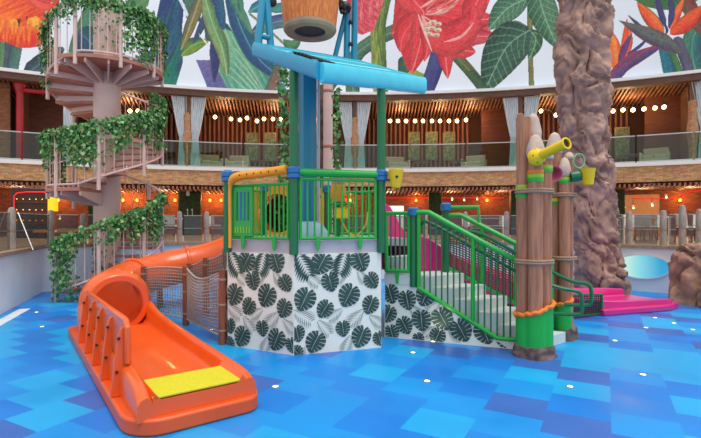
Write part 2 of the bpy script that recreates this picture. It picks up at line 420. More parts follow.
# ---- painted mural: flat artwork on the curved wall above the terraces
def paint_mural():
    z0, z1 = 7.42, 12.9
    NU, NV = 1500, 270
    A = np.linspace(ang(-45), ang(746), NU); Z = np.linspace(z0, z1, NV)
    AA, ZZ = np.meshgrid(A, Z); R = BR+0.10
    X = BX+R*np.sin(AA); Y = BY+R*np.cos(AA)
    U = X/Y*F+U0; V = V0-(ZZ-EYE)/Y*F               # artwork coordinates along and up the wall
    C = np.zeros(U.shape+(3,)); C[:] = (230, 238, 247)
    grain = rng.random((60, 200))
    def vn(x, y):
        xi = np.floor(x).astype(int); yi = np.floor(y).astype(int); fx = x-xi; fy = y-yi
        g = lambda i, j: grain[j % 60, i % 200]
        return (g(xi,yi)*(1-fx)+g(xi+1,yi)*fx)*(1-fy)+(g(xi,yi+1)*(1-fx)+g(xi+1,yi+1)*fx)*fy
    C += ((vn(U/30, V/30)-0.5)*10)[..., None]
    def blade(sp, w, c1, c2, vein=None, edge=None, taper=(0.2, 0.0), streak=0.25, veins=0, peak=None):
        sp = np.array([tuple(p) for p in smoothpath([(a, b, 0) for a, b in sp], 5)])[:, :2]
        seg = np.diff(sp, axis=0); ln = np.hypot(seg[:,0], seg[:,1]); cum = np.concatenate([[0], np.cumsum(ln)]); T = cum[-1]
        x0, y0 = sp.min(0)-w-2; x1, y1 = sp.max(0)+w+2
        box = np.where((U > x0) & (U < x1) & (V > y0) & (V < y1))
        if len(box[0]) == 0: return
        px, py = U[box], V[box]; bd = np.full(px.shape, 1e9); bt = np.zeros(px.shape); bs = np.zeros(px.shape)
        for k in range(len(seg)):
            if ln[k] < 1e-6: continue
            dx, dy = seg[k]/ln[k]; rx = px-sp[k,0]; ry = py-sp[k,1]
            t = np.clip(rx*dx+ry*dy, 0, ln[k]); qx = rx-t*dx; qy = ry-t*dy
            d = np.hypot(qx, qy); q = d < bd
            bd[q] = d[q]; bt[q] = (cum[k]+t[q]); bs[q] = (dx*ry-dy*rx)[q]
        tt = bt/T
        if peak is None: ww = w*np.minimum(1, taper[0]+(1-taper[0])*np.minimum(1, tt*4))*np.where(tt > 0.6, taper[1]+(1-taper[1])*np.sqrt(np.clip((1-tt)/0.4, 0, 1)), 1)
        else: ww = w*np.sin(PI*np.clip(tt, 0, 1)**peak)**0.8
        ins = bd < np.maximum(ww, 0.01)
        s = bs/np.maximum(ww, 0.01)
        k = np.clip(0.5+0.5*s, 0, 1)
        st = vn(bs*1.1+40, bt*0.12+tt*3)-0.5
        k2 = np.clip(k+st*streak*3, 0, 1)[:, None]
        col = np.array(c1)*(1-k2)+np.array(c2)*k2
        col = col*(1-0.22*np.abs(s)[:, None]**3)+(vn(px*0.8, py*0.8)-0.5)[:, None]*26
        if vein is not None:
            q = (np.clip(1-np.abs(bs)/1.0, 0, 1)*0.8)[:, None]; col = col*(1-q)+np.array(vein)*q
            if veins:
                ph = np.mod((bt-np.abs(bs)*0.9)/T*veins, 1.0); q = (np.clip(1-np.abs(ph-0.5)/0.13, 0, 1)*0.55)[:, None]; col = col*(1-q)+np.array(vein)*q
                ph = np.mod((bt*0.9+np.abs(bs)*1.3+3*vn(px*0.3, py*0.3))/T*veins*1.2, 1.0); q = (np.clip(1-np.abs(ph-0.5)/0.1, 0, 1)*0.3)[:, None]; col = col*(1-q)+np.array(vein)*q
        if edge is not None:
            q = (np.clip((np.abs(s)-0.7)/0.3, 0, 1)*0.8)[:, None]; col = col*(1-q)+np.array(edge)*q
        a, b = box; C[a[ins], b[ins]] = col[ins]
    def poly(pts, c1, c2, g0, g1, streak=0.2):
        pts = np.array(pts, float); x0, y0 = pts.min(0); x1, y1 = pts.max(0)
        box = np.where((U >= x0) & (U <= x1) & (V >= y0) & (V <= y1)); px, py = U[box], V[box]
        ins = np.zeros(px.shape, bool); j = len(pts)-1
        for i in range(len(pts)):
            xi, yi = pts[i]; xj, yj = pts[j]
            c = ((yi > py) != (yj > py)) & (px < (xj-xi)*(py-yi)/(yj-yi+1e-9)+xi); ins ^= c; j = i
        d = np.array(g1, float)-np.array(g0, float); L = np.hypot(*d)
        k = ((px-g0[0])*d[0]+(py-g0[1])*d[1])/(L*L)
        side = (-(px-g0[0])*d[1]+(py-g0[1])*d[0])/L
        k = np.clip(k+(vn(side*0.6+20, k*4)-0.5)*streak*3, 0, 1)[:, None]
        col = np.array(c1)*(1-k)+np.array(c2)*k+(vn(px*0.9, py*0.9)-0.5)[:, None]*24
        a, b = box; C[a[ins], b[ins]] = col[ins]
    # left: green stems and the big orange flower
    blade([(-12,40),(-8,60),(-6,80)], 12, (96,130,90), (70,110,90), taper=(1,1))
    blade([(3,36),(2,55),(0,78)], 6, (120,150,100), (84,124,96), taper=(1,1))
    blade([(9,40),(8,58),(5,78)], 4, (86,80,118), (96,110,120), taper=(1,1))
    blade([(17,44),(14,60),(11,78)], 6, (104,140,128), (70,110,104), taper=(1,1))
    blade([(22,78),(40,64),(64,48)], 9, (56,78,92), (84,104,112), vein=(130,140,150))
    poly([(-30,14),(-5,12),(20,20),(38,14),(47,24),(47,36),(41,46),(30,48),(20,48),(6,42),(-30,38)], (242,184,84), (214,66,44), (20,16), (18,46), 0.35)
    poly([(-30,-30),(52,-30),(60,4),(60,9),(50,11),(47,24),(36,16),(27,19),(24,26),(22,27),(16,19),(-4,22),(-30,22)], (236,134,62), (208,58,62), (4,14), (46,-8), 0.35)
    blade([(28,-6),(40,4),(58,8)], 5, (226,90,80), (236,120,100))
    blade([(30,-12),(44,-2),(60,0)], 5, (204,62,70), (226,100,90))
    poly([(17,19),(19,28),(21,19)], (90,60,40), (60,50,50), (19,19), (19,28)); poly([(26,16),(27,22),(28,17)], (90,60,40), (60,50,50), (27,16), (27,22))
    # behind the spiral stair and to its right
    blade([(100,-10),(92,20),(70,60)], 12, (70,120,130), (100,150,110), vein=(150,180,170))
    blade([(88,40),(110,60),(150,95)], 14, (40,100,100), (60,84,120), vein=(110,150,170), taper=(1,1))
    blade([(150,-10),(130,10),(110,18)], 9, (120,160,110), (80,130,100))
    poly([(164,-20),(186,-20),(182,30),(183,62),(174,92),(100,97),(112,70),(150,50)], (50,72,124), (24,128,110), (172,0), (150,80), 0.5)
    blade([(176,5),(168,50),(140,92)], 7, (44,110,130), (36,80,120), taper=(0.5,0.2), streak=0.5)
    blade([(160,60),(150,75),(120,96)], 5, (60,150,140), (34,110,110))
    poly([(182,-20),(206,-20),(200,22),(186,18)], (100,140,110), (60,100,100), (184,-10), (200,15))
    poly([(176,-5),(187,17),(189,15),(180,-5)], (222,231,242), (215,225,235), (180,0), (186,17), 0)
    blade([(206,24),(214,30),(224,36),(232,42)], 12, (52,96,120), (66,120,120))
    poly([(196,60),(206,84),(209,97),(250,97),(238,78),(212,60)], (126,118,170), (98,110,150), (205,60), (225,95), 0.4)
    poly([(219,26),(238,34),(258,64),(284,84),(290,97),(232,97),(218,70),(222,48)], (150,196,160), (84,150,136), (225,30), (262,97), 0.4)
    for k in range(5): blade([(226,40+k*8),(246,62+k*7),(268,98+k*3)], 1.3, (170,206,180), (130,184,160))
    blade([(181,56),(193,45),(209,41)], 7.5, (70,120,70), (150,176,84), vein=(190,200,140), peak=0.9)
    blade([(202,-8),(193,18),(181,50)], 5.5, (150,140,92), (112,116,96), vein=(200,190,150))
    blade([(214,-8),(208,12),(193,44)], 4, (56,96,120), (76,90,130))
    blade([(213,37),(215,60),(214,83)], 5.2, (60,56,112), (50,84,140), edge=(170,110,80), peak=0.8)
    blade([(199,34),(204,40),(209,47)], 0.8, (240,240,240), (240,240,240))
    blade([(203,-10),(212,22),(222,48),(227,76)], 7.5, (88,140,104), (156,186,130), vein=(200,214,170), edge=(140,112,80))
    blade([(218,-10),(220,10),(224,30)], 5, (52,110,140), (36,90,130))
    blade([(250,34),(272,23),(306,18)], 7, (80,92,150), (104,150,130), vein=(160,170,200))
    blade([(230,-4),(242,30),(258,58),(286,82)], 9.5, (36,112,128), (52,86,140), vein=(150,190,190), edge=(60,130,110), taper=(0.6,0.0))
    blade([(228,-10),(240,12),(252,34)], 5, (110,160,130), (70,130,120))
    blade([(249,12),(258,6),(270,-2)], 5, (46,124,146), (70,150,150), vein=(150,200,200)); blade([(262,4),(280,8),(300,-2)], 5, (60,140,130), (90,150,150))
    blade([(240,-5),(241,8),(242,14)], 3, (90,150,120), (60,120,110))
    blade([(250,14),(262,24),(282,42),(296,56)], 1.2, (150,160,120), (130,140,110), taper=(1,1)); blade([(284,40),(292,46),(300,38)], 5, (110,160,110), (70,120,90))
    blade([(285,55),(276,76),(268,97)], 5.5, (160,104,104), (110,120,104), edge=(90,120,100), taper=(1,1))
    blade([(322,98),(332,80),(346,66)], 7, (150,166,80), (104,130,70), vein=(190,190,120))
    # middle: stems, scarlet lilies
    blade([(397,30),(372,42),(354,60),(353,98)], 7, (70,110,104), (110,146,104), vein=(150,180,150), taper=(1,1))
    blade([(386,-10),(381,10),(378,35),(381,98)], 7.5, (96,122,66), (164,178,94), taper=(1,1), streak=0.5)
    poly([(348,-30),(392,-30),(384,0),(374,30),(362,35),(354,32),(346,14)], (190,58,78), (222,120,130), (352,0), (380,20), 0.6)
    for a, b in (((352,0),(358,32)), ((362,0),(366,33)), ((372,-4),(374,26)), ((380,-6),(380,14))): blade([a, ((a[0]+b[0])/2-2, (a[1]+b[1])/2), b], 2.2, (214,90,104), (236,160,164), streak=0.6)
    blade([(404,62),(404,80),(406,98)], 6, (84,124,84), (60,100,90), taper=(1,1))
    blade([(440,48),(434,70),(424,97)], 8, (70,66,130), (92,100,150), taper=(1,0.8))
    poly([(408,72),(416,70),(424,74),(420,84),(408,84)], (170,180,80), (130,150,70), (410,72), (420,84))
    blade([(458,58),(472,74),(490,97)], 5.5, (122,120,84), (78,112,70), vein=(160,150,110), taper=(1,1))
    red1, red2, redp = (206,58,72), (226,92,96), (244,178,176)
    poly([(398,-30),(478,-30),(490,0),(484,16),(498,20),(490,30),(496,37),(474,46),(456,58),(448,64),(440,46),(428,50),(416,70),(408,70),(400,50),(392,36),(394,10)], red1, red2, (424,14), (490,20), 0.5)
    blade([(455,30),(478,36),(497,36)], 10, (190,66,86), (222,110,116), vein=redp, peak=0.7)
    blade([(462,26),(480,20),(497,19)], 9, red2, (200,58,74), vein=redp, peak=0.8)
    blade([(466,24),(474,8),(484,-12)], 12, red1, red2, vein=redp, peak=0.9)
    blade([(444,40),(446,62),(448,79)], 8.5, red2, red1, vein=redp, peak=0.6)
    blade([(452,44),(464,50),(476,52)], 9, (198,62,78), red2, vein=redp, peak=0.8)
    blade([(420,6),(406,20),(392,34)], 13, red1, (216,74,82), vein=redp, peak=0.7, streak=0.5)
    blade([(419,14),(404,34),(400,52)], 12, red2, red1, vein=(232,120,120), peak=0.7, streak=0.5)
    blade([(424,10),(420,44),(411,75)], 11.5, red1, red2, vein=redp, peak=0.62, streak=0.5)
    blade([(424,16),(428,44),(424,62)], 7, red2, red1, vein=(230,130,130), peak=0.7, streak=0.5)
    blade([(424,12),(408,-8),(404,-26)], 16, red2, red1, vein=redp, peak=0.9, streak=0.5)
    blade([(426,10),(448,-10),(470,-20)], 14, red1, red2, vein=redp, peak=0.9, streak=0.5)
    blade([(428,22),(446,40),(470,24),(474,4)], 17, red1, red2, peak=0.75, streak=0.55)
    blade([(424,14),(446,6),(462,-6)], 6, (214,80,86), (244,200,190), peak=0.9, streak=0.5)
    blade([(444,42),(462,36),(474,22)], 1.6, redp, redp)
    blade([(418,14),(424,30),(432,52)], 1.4, redp, (250,220,215)); blade([(420,8),(430,2),(440,-6)], 1.5, redp, redp)
    for q in ((428,24),(433,22),(438,24),(426,29),(432,28),(438,30),(429,34),(436,35)):
        blade([(q[0]-1.5,q[1]),(q[0]+1.5,q[1])], 2.2, (240,232,214), (214,190,170), taper=(1,1))
        blade([(q[0]-0.6,q[1]+0.4),(q[0]+0.6,q[1]+0.4)], 0.9, (150,110,80), (160,120,90), taper=(1,1))
        blade([(422,16),((q[0]+421)/2,q[1]-4),(q[0],q[1])], 0.5, (240,190,180), (240,200,190), taper=(1,1))
    # pale veined leaves
    pv = (176,206,180)
    blade([(530,-10),(530,40),(532,98)], 2.6, (150,142,96), (112,126,78), taper=(1,1))
    blade([(529,-2),(508,8),(488,30)], 13, (96,140,112), (64,112,92), vein=pv, veins=8, peak=0.8)
    blade([(536,-14),(546,20),(559,50)], 15, (104,146,116), (60,108,84), vein=pv, veins=9, peak=0.7)
    blade([(529,30),(536,40),(529,60)], 7, (52,98,70), (80,128,96), vein=pv, veins=4, peak=0.8)
    blade([(530,30),(506,48),(483,95)], 21, (70,112,92), (44,84,72), vein=pv, veins=9, peak=0.62)
    blade([(472,74),(486,90),(498,99)], 4, (60,100,70), (80,110,80), taper=(1,1))
    # right: bird of paradise flowers
    blade([(664,44),(668,64),(672,84)], 6.5, (34,104,136), (60,140,150), taper=(1,1)); blade([(672,52),(679,70),(682,84)], 3.5, (90,140,90), (70,120,80), taper=(1,1))
    blade([(708,16),(692,42),(698,82)], 10, (48,110,130), (96,150,110), vein=(140,180,150), taper=(0.5,0.8))
    blade([(630,-4),(665,4),(700,-2)], 6, (60,110,70), (90,130,80))
    blade([(672,-14),(690,8),(704,38)], 8, (150,70,70), (110,110,90))
    blade([(616,70),(610,46),(603,24)], 7, (240,140,60), (222,90,60), peak=0.8)
    blade([(618,66),(616,46),(609,28)], 4.5, (246,170,90), (226,104,60), peak=0.8)
    blade([(621,62),(625,42),(627,18)], 3.6, (230,110,60), (204,74,56), peak=0.8)
    blade([(624,60),(630,42),(629,26)], 3, (240,150,80), (216,84,56), peak=0.8)
    blade([(618,68),(624,50),(632,33)], 3.4, (100,70,130), (140,90,140), peak=0.9)
    blade([(629,54),(640,46),(648,38)], 1.7, (70,70,130), (90,100,150), taper=(1,0))
    blade([(606,90),(618,72),(632,60),(661,46)], 6.5, (160,84,110), (70,80,140), edge=(190,80,90), taper=(0.8,0))
    blade([(678,42),(686,62),(692,84)], 5.5, (110,110,130), (86,84,110), taper=(1,1))
    blade([(664,34),(650,18),(637,2)], 7, (214,80,56), (244,150,80), peak=0.8, edge=(110,130,90))
    blade([(670,34),(688,22),(706,4)], 8, (236,120,64), (206,66,54), peak=0.8)
    blade([(670,30),(676,16),(684,-2)], 4.4, (244,150,80), (216,90,60), peak=0.8)
    blade([(666,28),(660,10),(656,-6)], 3.2, (70,70,120), (90,84,130)); blade([(669,28),(672,10),(668,-8)], 3.2, (80,70,130), (70,90,130))
    blade([(666,34),(667,30),(665,24)], 1.4, (40,60,120), (40,60,120)); blade([(652,32),(640,26),(628,15)], 1.8, (70,80,110), (60,90,100), taper=(1,0))
    blade([(618,20),(640,31),(664,42),(682,54)], 8.5, (118,132,116), (92,84,110), edge=(150,90,96), peak=1.35)
    lum = C.mean(-1, keepdims=True); C = np.clip(C+(C-lum)*0.1, 0, 255); C = 255*(C/255)**1.18
    verts = np.stack([X, Y, ZZ], -1).reshape(-1, 3)
    idx = np.arange(NU*NV).reshape(NV, NU)
    faces = np.stack([idx[:-1,:-1], idx[:-1,1:], idx[1:,1:], idx[1:,:-1]], -1).reshape(-1, 4)
    me = bpy.data.meshes.new('botanical_mural'); me.from_pydata(verts.tolist(), [], faces.tolist())
    at = me.color_attributes.new('paint', 'FLOAT_COLOR', 'POINT')
    c = np.clip(C.reshape(-1, 3), 0, 255)/255.0; c = np.where(c <= 0.04045, c/12.92, ((c+0.055)/1.055)**2.4)
    at.data.foreach_set('color', np.concatenate([c, np.ones((len(c), 1))], 1).astype(np.float32).ravel())
    me.materials.append(vcol('mural_print', 0.55)); me.update()
    o = bpy.data.objects.new('botanical_mural', me); COL.objects.link(o)
    tag(o, 'huge painted mural of tropical flowers and leaves above the upper terrace', 'mural')
paint_mural()

# =================================================================== THINGS ON THE HOTEL FRONT
def root_at(name, label, cat, group=None): return thing(name, label, cat, (0,0,0), group)
# ---- columns between the bays: thin brown post above, stone spindle below
WICK = brick('column_stone', (196, 150, 112), (160, 116, 84), (110, 80, 60), 9.0, bw=0.7, rh=0.22)
g = root_at('terrace_column', '', 'column', 'columns of the upper terrace')
MB().box((0,0,2.66), (0.17,0.17,0.92)).build('post', BROWN, g)
MB().lathe([(0.09,0),(0.13,0.15),(0.13,0.5),(0.2,1.05),(0.2,1.25),(0.14,1.7),(0.15,2.3),(0.10,2.36)], 10).build('stone_casing', WICK, g)
kcol = Kind(g)
COLL = {1: 'stone-cased column between the curtains right of the spiral stair', 2: 'stone-cased column between curtains behind the play tower',
        3: 'stone-cased column behind the tall log bundle', 4: 'stone-cased column at the right edge beside a curtain'}
for i in (1, 2, 3, 4): kcol.put(pol(COLA[i], BR+0.25, ZS), -COLA[i], COLL[i])
# ---- red painted pillar and beam at far left
rp = thing('red_pillar', 'glossy red pillar with red beam on the upper terrace at far left', 'pillar', pol(COLA[0], BR+0.6, ZS))
RED = mat('red_gloss_paint', (176, 24, 44), 0.35, var=0.06)
p = pol(COLA[0], BR+0.6); MB().tube([(p.x,p.y,ZS),(p.x,p.y,7.0)], 0.13, 12).build('shaft', RED, rp)
q = pol(COLA[0]+0.062, BR+0.6); MB().tube([(p.x,p.y,6.82),(q.x,q.y,6.82)], 0.1, 10).build('beam', RED, rp)
MB().lathe([(0.13,6.7),(0.22,6.95),(0.22,7.05)], 12, (p.x,p.y,0)).build('capital', RED, rp)
# ---- curtains: pleated, gathered at rail height
def curtain_mesh(lean):
    H = 3.06; rows = []; ns = 40
    for k in range(25):
        t = k/24; z = t*H
        w = 0.30+0.34*max(0.0, (t-0.42)/0.58)**0.8 if t > 0.42 else 0.30+0.13*((0.42-t)/0.42)
        cx = lean*0.16*(1-max(0, (t-0.42)/0.58)) if t > 0.42 else lean*0.16
        ring = []
        for s in range(ns+1):
            x = -w/2+w*s/ns+0; ring.append((cx+x, 0.05*math.sin(s/ns*PI*14)*(0.5+t*0.5)-0.0, z))
        for s in range(ns, -1, -1):
            x = -w/2+w*s/ns; ring.append((cx+x, 0.05*math.sin(s/ns*PI*14)*(0.5+t*0.5)+0.018, z))
        rows.append(ring)
    return MB().loft(rows, True, True)
protos = {}
for key, lean in (('l', 1), ('r', -1)):
    o = curtain_mesh(lean).build('curtain', CURT, None, smooth=60); tag(o, '', 'curtain', 'curtains of the upper terrace'); protos[key] = Kind(o)
CUR = [(179,'l','left curtain of the pair right of the spiral stair'), (199,'r','right curtain of the pair right of the spiral stair'),
       (345,'l','left curtain of the pair behind the play tower'), (364,'r','right curtain of the pair behind the play tower'),
       (510,'l','grey curtain just left of the tall log bundle'), (532,'r','grey curtain showing above the log bundle tips'),
       (699,'l','grey curtain cut by the right edge of the view'), (73,'r','pale curtain seen under the upper spiral treads')]
for u, k, lb in CUR:
    a = ang(u, BR+0.3); protos[k].put(pol(a, BR+0.2, ZS), -a, 'grey-blue pleated '+lb.replace('grey ', ''), )
# ---- glass balustrades
seg = [u for u in (-38, 22, 110, 187, 243, 299, 355, 410, 466, 521, 578, 636, 694, 745)]
GL = ['at the far left before the red pillar', 'behind the spiral stair', 'just right of the spiral stair ivy', 'left of the play tower below hanging bulbs',
      'behind the left tower post', 'behind the blue tower column', 'beside the right tower post', 'in the middle of the bay right of the tower',
      'left of the tall log bundle', 'behind the log bundle tips', 'right behind the rock trunk', 'right of the rock trunk before a sofa', 'at the right edge of the view']
for i in range(len(seg)-1):
    x0, x1 = ang(seg[i])+0.001, ang(seg[i+1])-0.001
    t = root_at('glass_balustrade', 'clear glass balustrade pane '+GL[i], 'balustrade', 'glass panes along the upper terrace')
    arc_slab(x0, x1, BR+0.02, BR+0.035, ZS+0.03, ZS+1.06, 10).build('glass_pane', GLASS, t)
    arc_slab(x0, x1, BR+0.005, BR+0.05, ZS+1.06, ZS+1.10, 10).build('top_rail', STEEL, t)
    arc_slab(x0, x1, BR+0.0, BR+0.055, ZS, ZS+0.06, 10).build('base_channel', STEEL, t)
# ---- festoon bulbs
RB = BR+1.5
BULBS = [('bay right of the spiral stair', [(215,117),(231,119),(240,120),(247,118),(257,121),(264,119),(273,119),(281,119)]),
         ('bay right of the play tower', [(390,121),(398,121),(406,121),(415,121),(423,121),(432,121),(440,121),(449,121),(457,121),(466,120)]),
         ('bay behind the rock trunk', [(541,111),(556,115),(613,111),(623,110),(633,110),(644,109),(655,108),(664,107)]),
         ('bay behind the spiral stair', [(130,111),(138,111)])]
g = root_at('festoon_bulb', '', 'light bulb', 'warm bulbs strung along the upper terrace')
MB().ball((0,0,0), 0.085, 10, 8).build('glass_globe', BULB, g)
MB().tube([(0,0,0.06),(0,0,0.17)], 0.032, 8).build('socket', DARK, g)
kb = Kind(g)
for bay, pts in BULBS:
    pos = [cyl(u, v, RB) for u, v in pts]
    for i, p in enumerate(pos):
        kb.put(p, 0, f'warm glowing bulb, {ORD[i]} from the left in the {bay}')
    ext = [pos[0]+Vector((-0.5,0,0.25))]+[p+Vector((0,0,0.16)) for p in pos]+[pos[-1]+Vector((0.4,0,0.25))]
    pts2 = []
    for i in range(len(ext)-1):
        for k in range(5):
            t = k/5; q = ext[i].lerp(ext[i+1], t); q.z += -0.08*math.sin(PI*t)+0.04; pts2.append(q)
    o = MB().tube(pts2, 0.012, 5).build('light_string', DARK); tag(o, 'dark cord carrying the bulbs in the '+bay, 'cord')
# ---- framed panels on the slatted wall
ARTM = mat('framed_foliage_print', (120, 136, 104), 0.5, rgb2=(58, 72, 46), scale=7)
FRM = mat('bronze_frame', (120, 96, 60), 0.4, metal=0.5)
g = root_at('framed_panel', '', 'picture', 'framed foliage panels on the slatted wall')
mb = MB()
for x in (-0.29, 0.29): mb.box((x,0,0), (0.05,0.06,1.5))
for z in (-0.73, 0.73): mb.box((0,0,z), (0.53,0.06,0.05))
mb.build('frame', FRM, g); MB().box((0,0.01,0), (0.53,0.03,1.42)).build('print', ARTM, g)
ka = Kind(g)
for u, v, lb in ((252,147,'tall framed foliage panel left of the green tower post'), (270,147,'tall framed foliage panel nearest the left tower post'), (414,146,'left tall framed foliage panel of three right of the tower'),
                 (431.5,146,'middle tall framed foliage panel of three right of the tower'), (449,146,'right tall framed foliage panel of three right of the tower'), (622,143,'tall framed foliage panel right of the rock trunk')):
    a = ang(u, BR+3.88); p = cyl(u, v, BR+3.86); ka.put((p.x, p.y, p.z), -a, lb)
# ---- sofas on the upper terrace
g = root_at('lounge_sofa', '', 'sofa', 'beige sofas on the upper terrace')
MB().box((0,0,0.2), (1.5,0.8,0.24)).build('base', BEIGE, g, bevel=0.03)
MB().box((-0.36,-0.03,0.4), (0.7,0.7,0.16)).build('seat_cushion', BEIGE, g, bevel=0.04); MB().box((0.36,-0.03,0.4), (0.7,0.7,0.16)).build('seat_cushion', BEIGE, g, bevel=0.04)
MB().box((0,0.36,0.62), (1.5,0.16,0.6)).build('backrest', BEIGE, g, bevel=0.05)
for s in (-1, 1): MB().box((s*0.8,0,0.36), (0.14,0.8,0.56)).build('armrest', BEIGE, g, bevel=0.04)
for sx in (-1, 1):
    for sy in (-1, 1): MB().box((sx*0.66,sy*0.32,0.04), (0.06,0.06,0.08)).build('leg', BROWN, g)
ks = Kind(g)
for u, rz, lb in ((210,0.2,'beige sofa behind glass right of the left curtains'), (238,-0.1,'beige sofa left of the yellow tower pipe'), (397,0.3,'beige sofa beside the right tower post'),
                  (474,-0.3,'beige sofa behind glass left of the log bundle'), (655,-0.25,'beige sofa behind glass right of the rock trunk')):
    a = ang(u, BR+1.1); ks.put(pol(a, BR+1.1, ZS), -a+rz, lb, (0.6,1,0.8))
# low tables on the terrace
g = root_at('low_table', '', 'table', 'low tables on the upper terrace')
MB().lathe([(0.38,0.42),(0.4,0.44),(0.4,0.46),(0.38,0.47)], 20).build('table_top', BROWN, g); MB().tube([(0,0,0.03),(0,0,0.42)], 0.04, 8).build('stem', DARK, g); MB().lathe([(0.24,0.0),(0.24,0.02),(0.05,0.04)], 16).build('foot', DARK, g)
kt = Kind(g)
for u, lb in ((258,'low round table right of the sofas left of the tower'), (421,'low round table in the bay right of the tower'), (458,'low round table nearest the sofa left of the log bundle'), (630,'low round table beside the right-hand sofa')):
    a = ang(u, BR+1.2); kt.put(pol(a, BR+1.2, ZS), -a, lb)

# ---- dining chairs on the upper terrace, visible as small dark frames behind glass
def chair(name, label, group, m1, m2):
    g = root_at(name, label, 'chair', group)
    MB().box((0,0,0.45), (0.46,0.46,0.06)).build('seat', m1, g, bevel=0.015)
    rows = []
    for k in range(9):
        a = lerp(-1.1, 1.1, k/8); r = 0.25; x, y = r*math.sin(a), 0.02+r*math.cos(a)
        rows.append([(x,y,0.5),(x*1.06,y*1.06+0.03,0.84),(x*1.15,(y+0.03)*1.12,0.84),(x*1.1,y*1.1,0.5)])
    MB().loft(rows, True, True).build('backrest', m1, g)
    for sx in (-1, 1):
        for sy in (-1, 1): MB().tube([(sx*0.24,sy*0.24,0),(sx*0.18,sy*0.18,0.43)], 0.018, 6).build('leg', m2, g)
    return Kind(g)
kc = chair('tub_chair', '', 'pale tub chairs on the lower terrace', WHITEF, BROWN)
def gpos(u, r, z=1.0): a = ang(u, r); return pol(a, r, z), a
CH = [(633,BR-4.6,0.4,'pale tub chair left of the white table on the lower terrace'),(645,BR-4.3,2.6,'pale tub chair at the white table on the lower terrace'),(655,BR-3.8,-1.2,'pale tub chair right of the white table on the lower terrace'),
      (688,BR-5.5,1.9,'pale tub chair behind the fence above the boulder'),(697,BR-4.5,-0.8,'pale tub chair nearest the right edge on the lower terrace'),
      (470,BR-3.2,0.4,'pale tub chair above the stair handrail, left one'),(482,BR-3.5,2.0,'pale tub chair above the stair handrail, middle one'),(500,BR-3.0,-1.0,'pale tub chair just left of the front log bundle'),
      (170,BR-1.5,0.4,'pale tub chair behind the fence left of the green numbered column'),(213,BR-1.2,2.4,'pale tub chair behind the fence left of the tower')]
for u, r, rz, lb in CH:
    p, a = gpos(u, r); kc.put(p, -a+rz, lb)
g = root_at('terrace_table', '', 'table', 'rectangular tables on the lower terrace')
MB().box((0,0,0.74), (1.3,0.7,0.04)).build('table_top', WHITEF, g, bevel=0.008)
for sx in (-1, 1):
    for sy in (-1, 1): MB().box((sx*0.58,sy*0.28,0.36), (0.05,0.05,0.72)).build('leg', WHITEF, g)
kt2 = Kind(g)
for u, r, lb in ((644,BR-5.4,'white table among pale chairs right of the rock trunk'), (487,BR-2.2,'white table among chairs behind the stair handrail'), (166,BR-0.6,'table behind the fence under the amber lamp by the ivy')):
    p, a = gpos(u, r); kt2.put(p, -a, lb)

# ---- lower terrace: planted columns, number sign, lamps, neon, door
g = root_at('planted_column', '', 'column', 'planted columns of the lower terrace')
MB().box((0,0,1.0), (0.9,0.5,2.0)).build('core', BROWN, g); MB().box((0,-0.27,1.0), (0.86,0.1,1.96)).build('planting', HEDGE, g, bevel=0.03)
kp = Kind(g)
for u, sc, lb in ((190,1.1,'green planted column carrying the number eleven'), (435,0.7,'green planted column above the stair newel'), (516,0.6,'narrow green planted column left of the front log bundle'), (617,0.6,'green planted column against the right side of the rock trunk'), (97,0.7,'green planted column hidden behind the spiral stair column')):
    a = ang(u, BR+1.6); kp.put(pol(a, BR+1.6, 1.0), -a, lb, (sc,1,0.998))
a = ang(190, BR+1.2); p = cyl(190, 212, BR+1.22)
def digit_one(mb, c, a, h):
    R = Matrix.Rotation(-a, 3, 'Z')
    pts = [(-0.05,0.5),(0.05,0.5),(0.05,-0.5),(-0.05,-0.5),(-0.05,0.30),(-0.17,0.20),(-0.17,0.32)]
    mb.slab([Vector(c)+R@Vector((x*h,0,z*h)) for x, z in pts], R@Vector((0,0.03,0)))
mb = MB(); R = Matrix.Rotation(-a, 3, 'Z')
for s in (-1, 1): digit_one(mb, p+R@Vector((s*0.1,0,0)), a, 0.30)
o = mb.build('number_sign', WHITEF); tag(o, 'white number 11 on the green planted column', 'sign')
p = cyl(188, 193, BR+1.15)
o = thing('wall_speaker', 'small white box lamp above the number eleven', 'lamp', p)
MB().box(p, (0.13,0.1,0.26), yaw=-a).build('casing', WHITEF, o, bevel=0.01); MB().box(p-Vector((0.02,0.055,0)), (0.09,0.02,0.2), yaw=-a).build('grille', STEEL, o)
g = root_at('wall_lamp', '', 'lamp', 'amber wall lamps of the lower terrace')
MB().lathe([(0.03,-0.02),(0.055,0.0),(0.045,0.09),(0.02,0.10)], 12).build('glowing_shade', LAMPE, g)
MB().box((0,0.08,0.06), (0.05,0.14,0.05)).build('bracket', DARK, g)
kl = Kind(g); AMB = []
for u, lb in ((123,'first amber wall lamp right of the spiral column'), (137,'amber wall lamp within the lower ivy'), (175,'amber wall lamp left of the green numbered column'), (210,'amber wall lamp right of the green numbered column'),
              (221,'amber wall lamp touching the left tower post'), (416,'amber wall lamp above the stair newel post'), (487,'amber wall lamp on brick left of the front log bundle'), (680,'amber wall lamp near the right edge'), (58,'amber wall lamp under the spiral landing'), (258,'amber wall lamp seen through the tower tunnel panel'), (350,'amber wall lamp seen through the tower bars')):
    a = ang(u, BR+3.4); p = cyl(u, 201, BR+3.36); kl.put(p, -a, lb); AMB.append(p)
def neon(pts, lb):
    o = MB().tube(pts, 0.022, 8).build('neon_tube', REDNEON); tag(o, lb, 'neon light'); return o
neon([cyl(u, 198, BR+3.2) for u in range(384, 512, 8)], 'straight red neon tube behind the staircase')
neon([cyl(u, 198.5, BR+3.2) for u in range(632, 676, 6)], 'straight red neon tube right of the rock trunk')
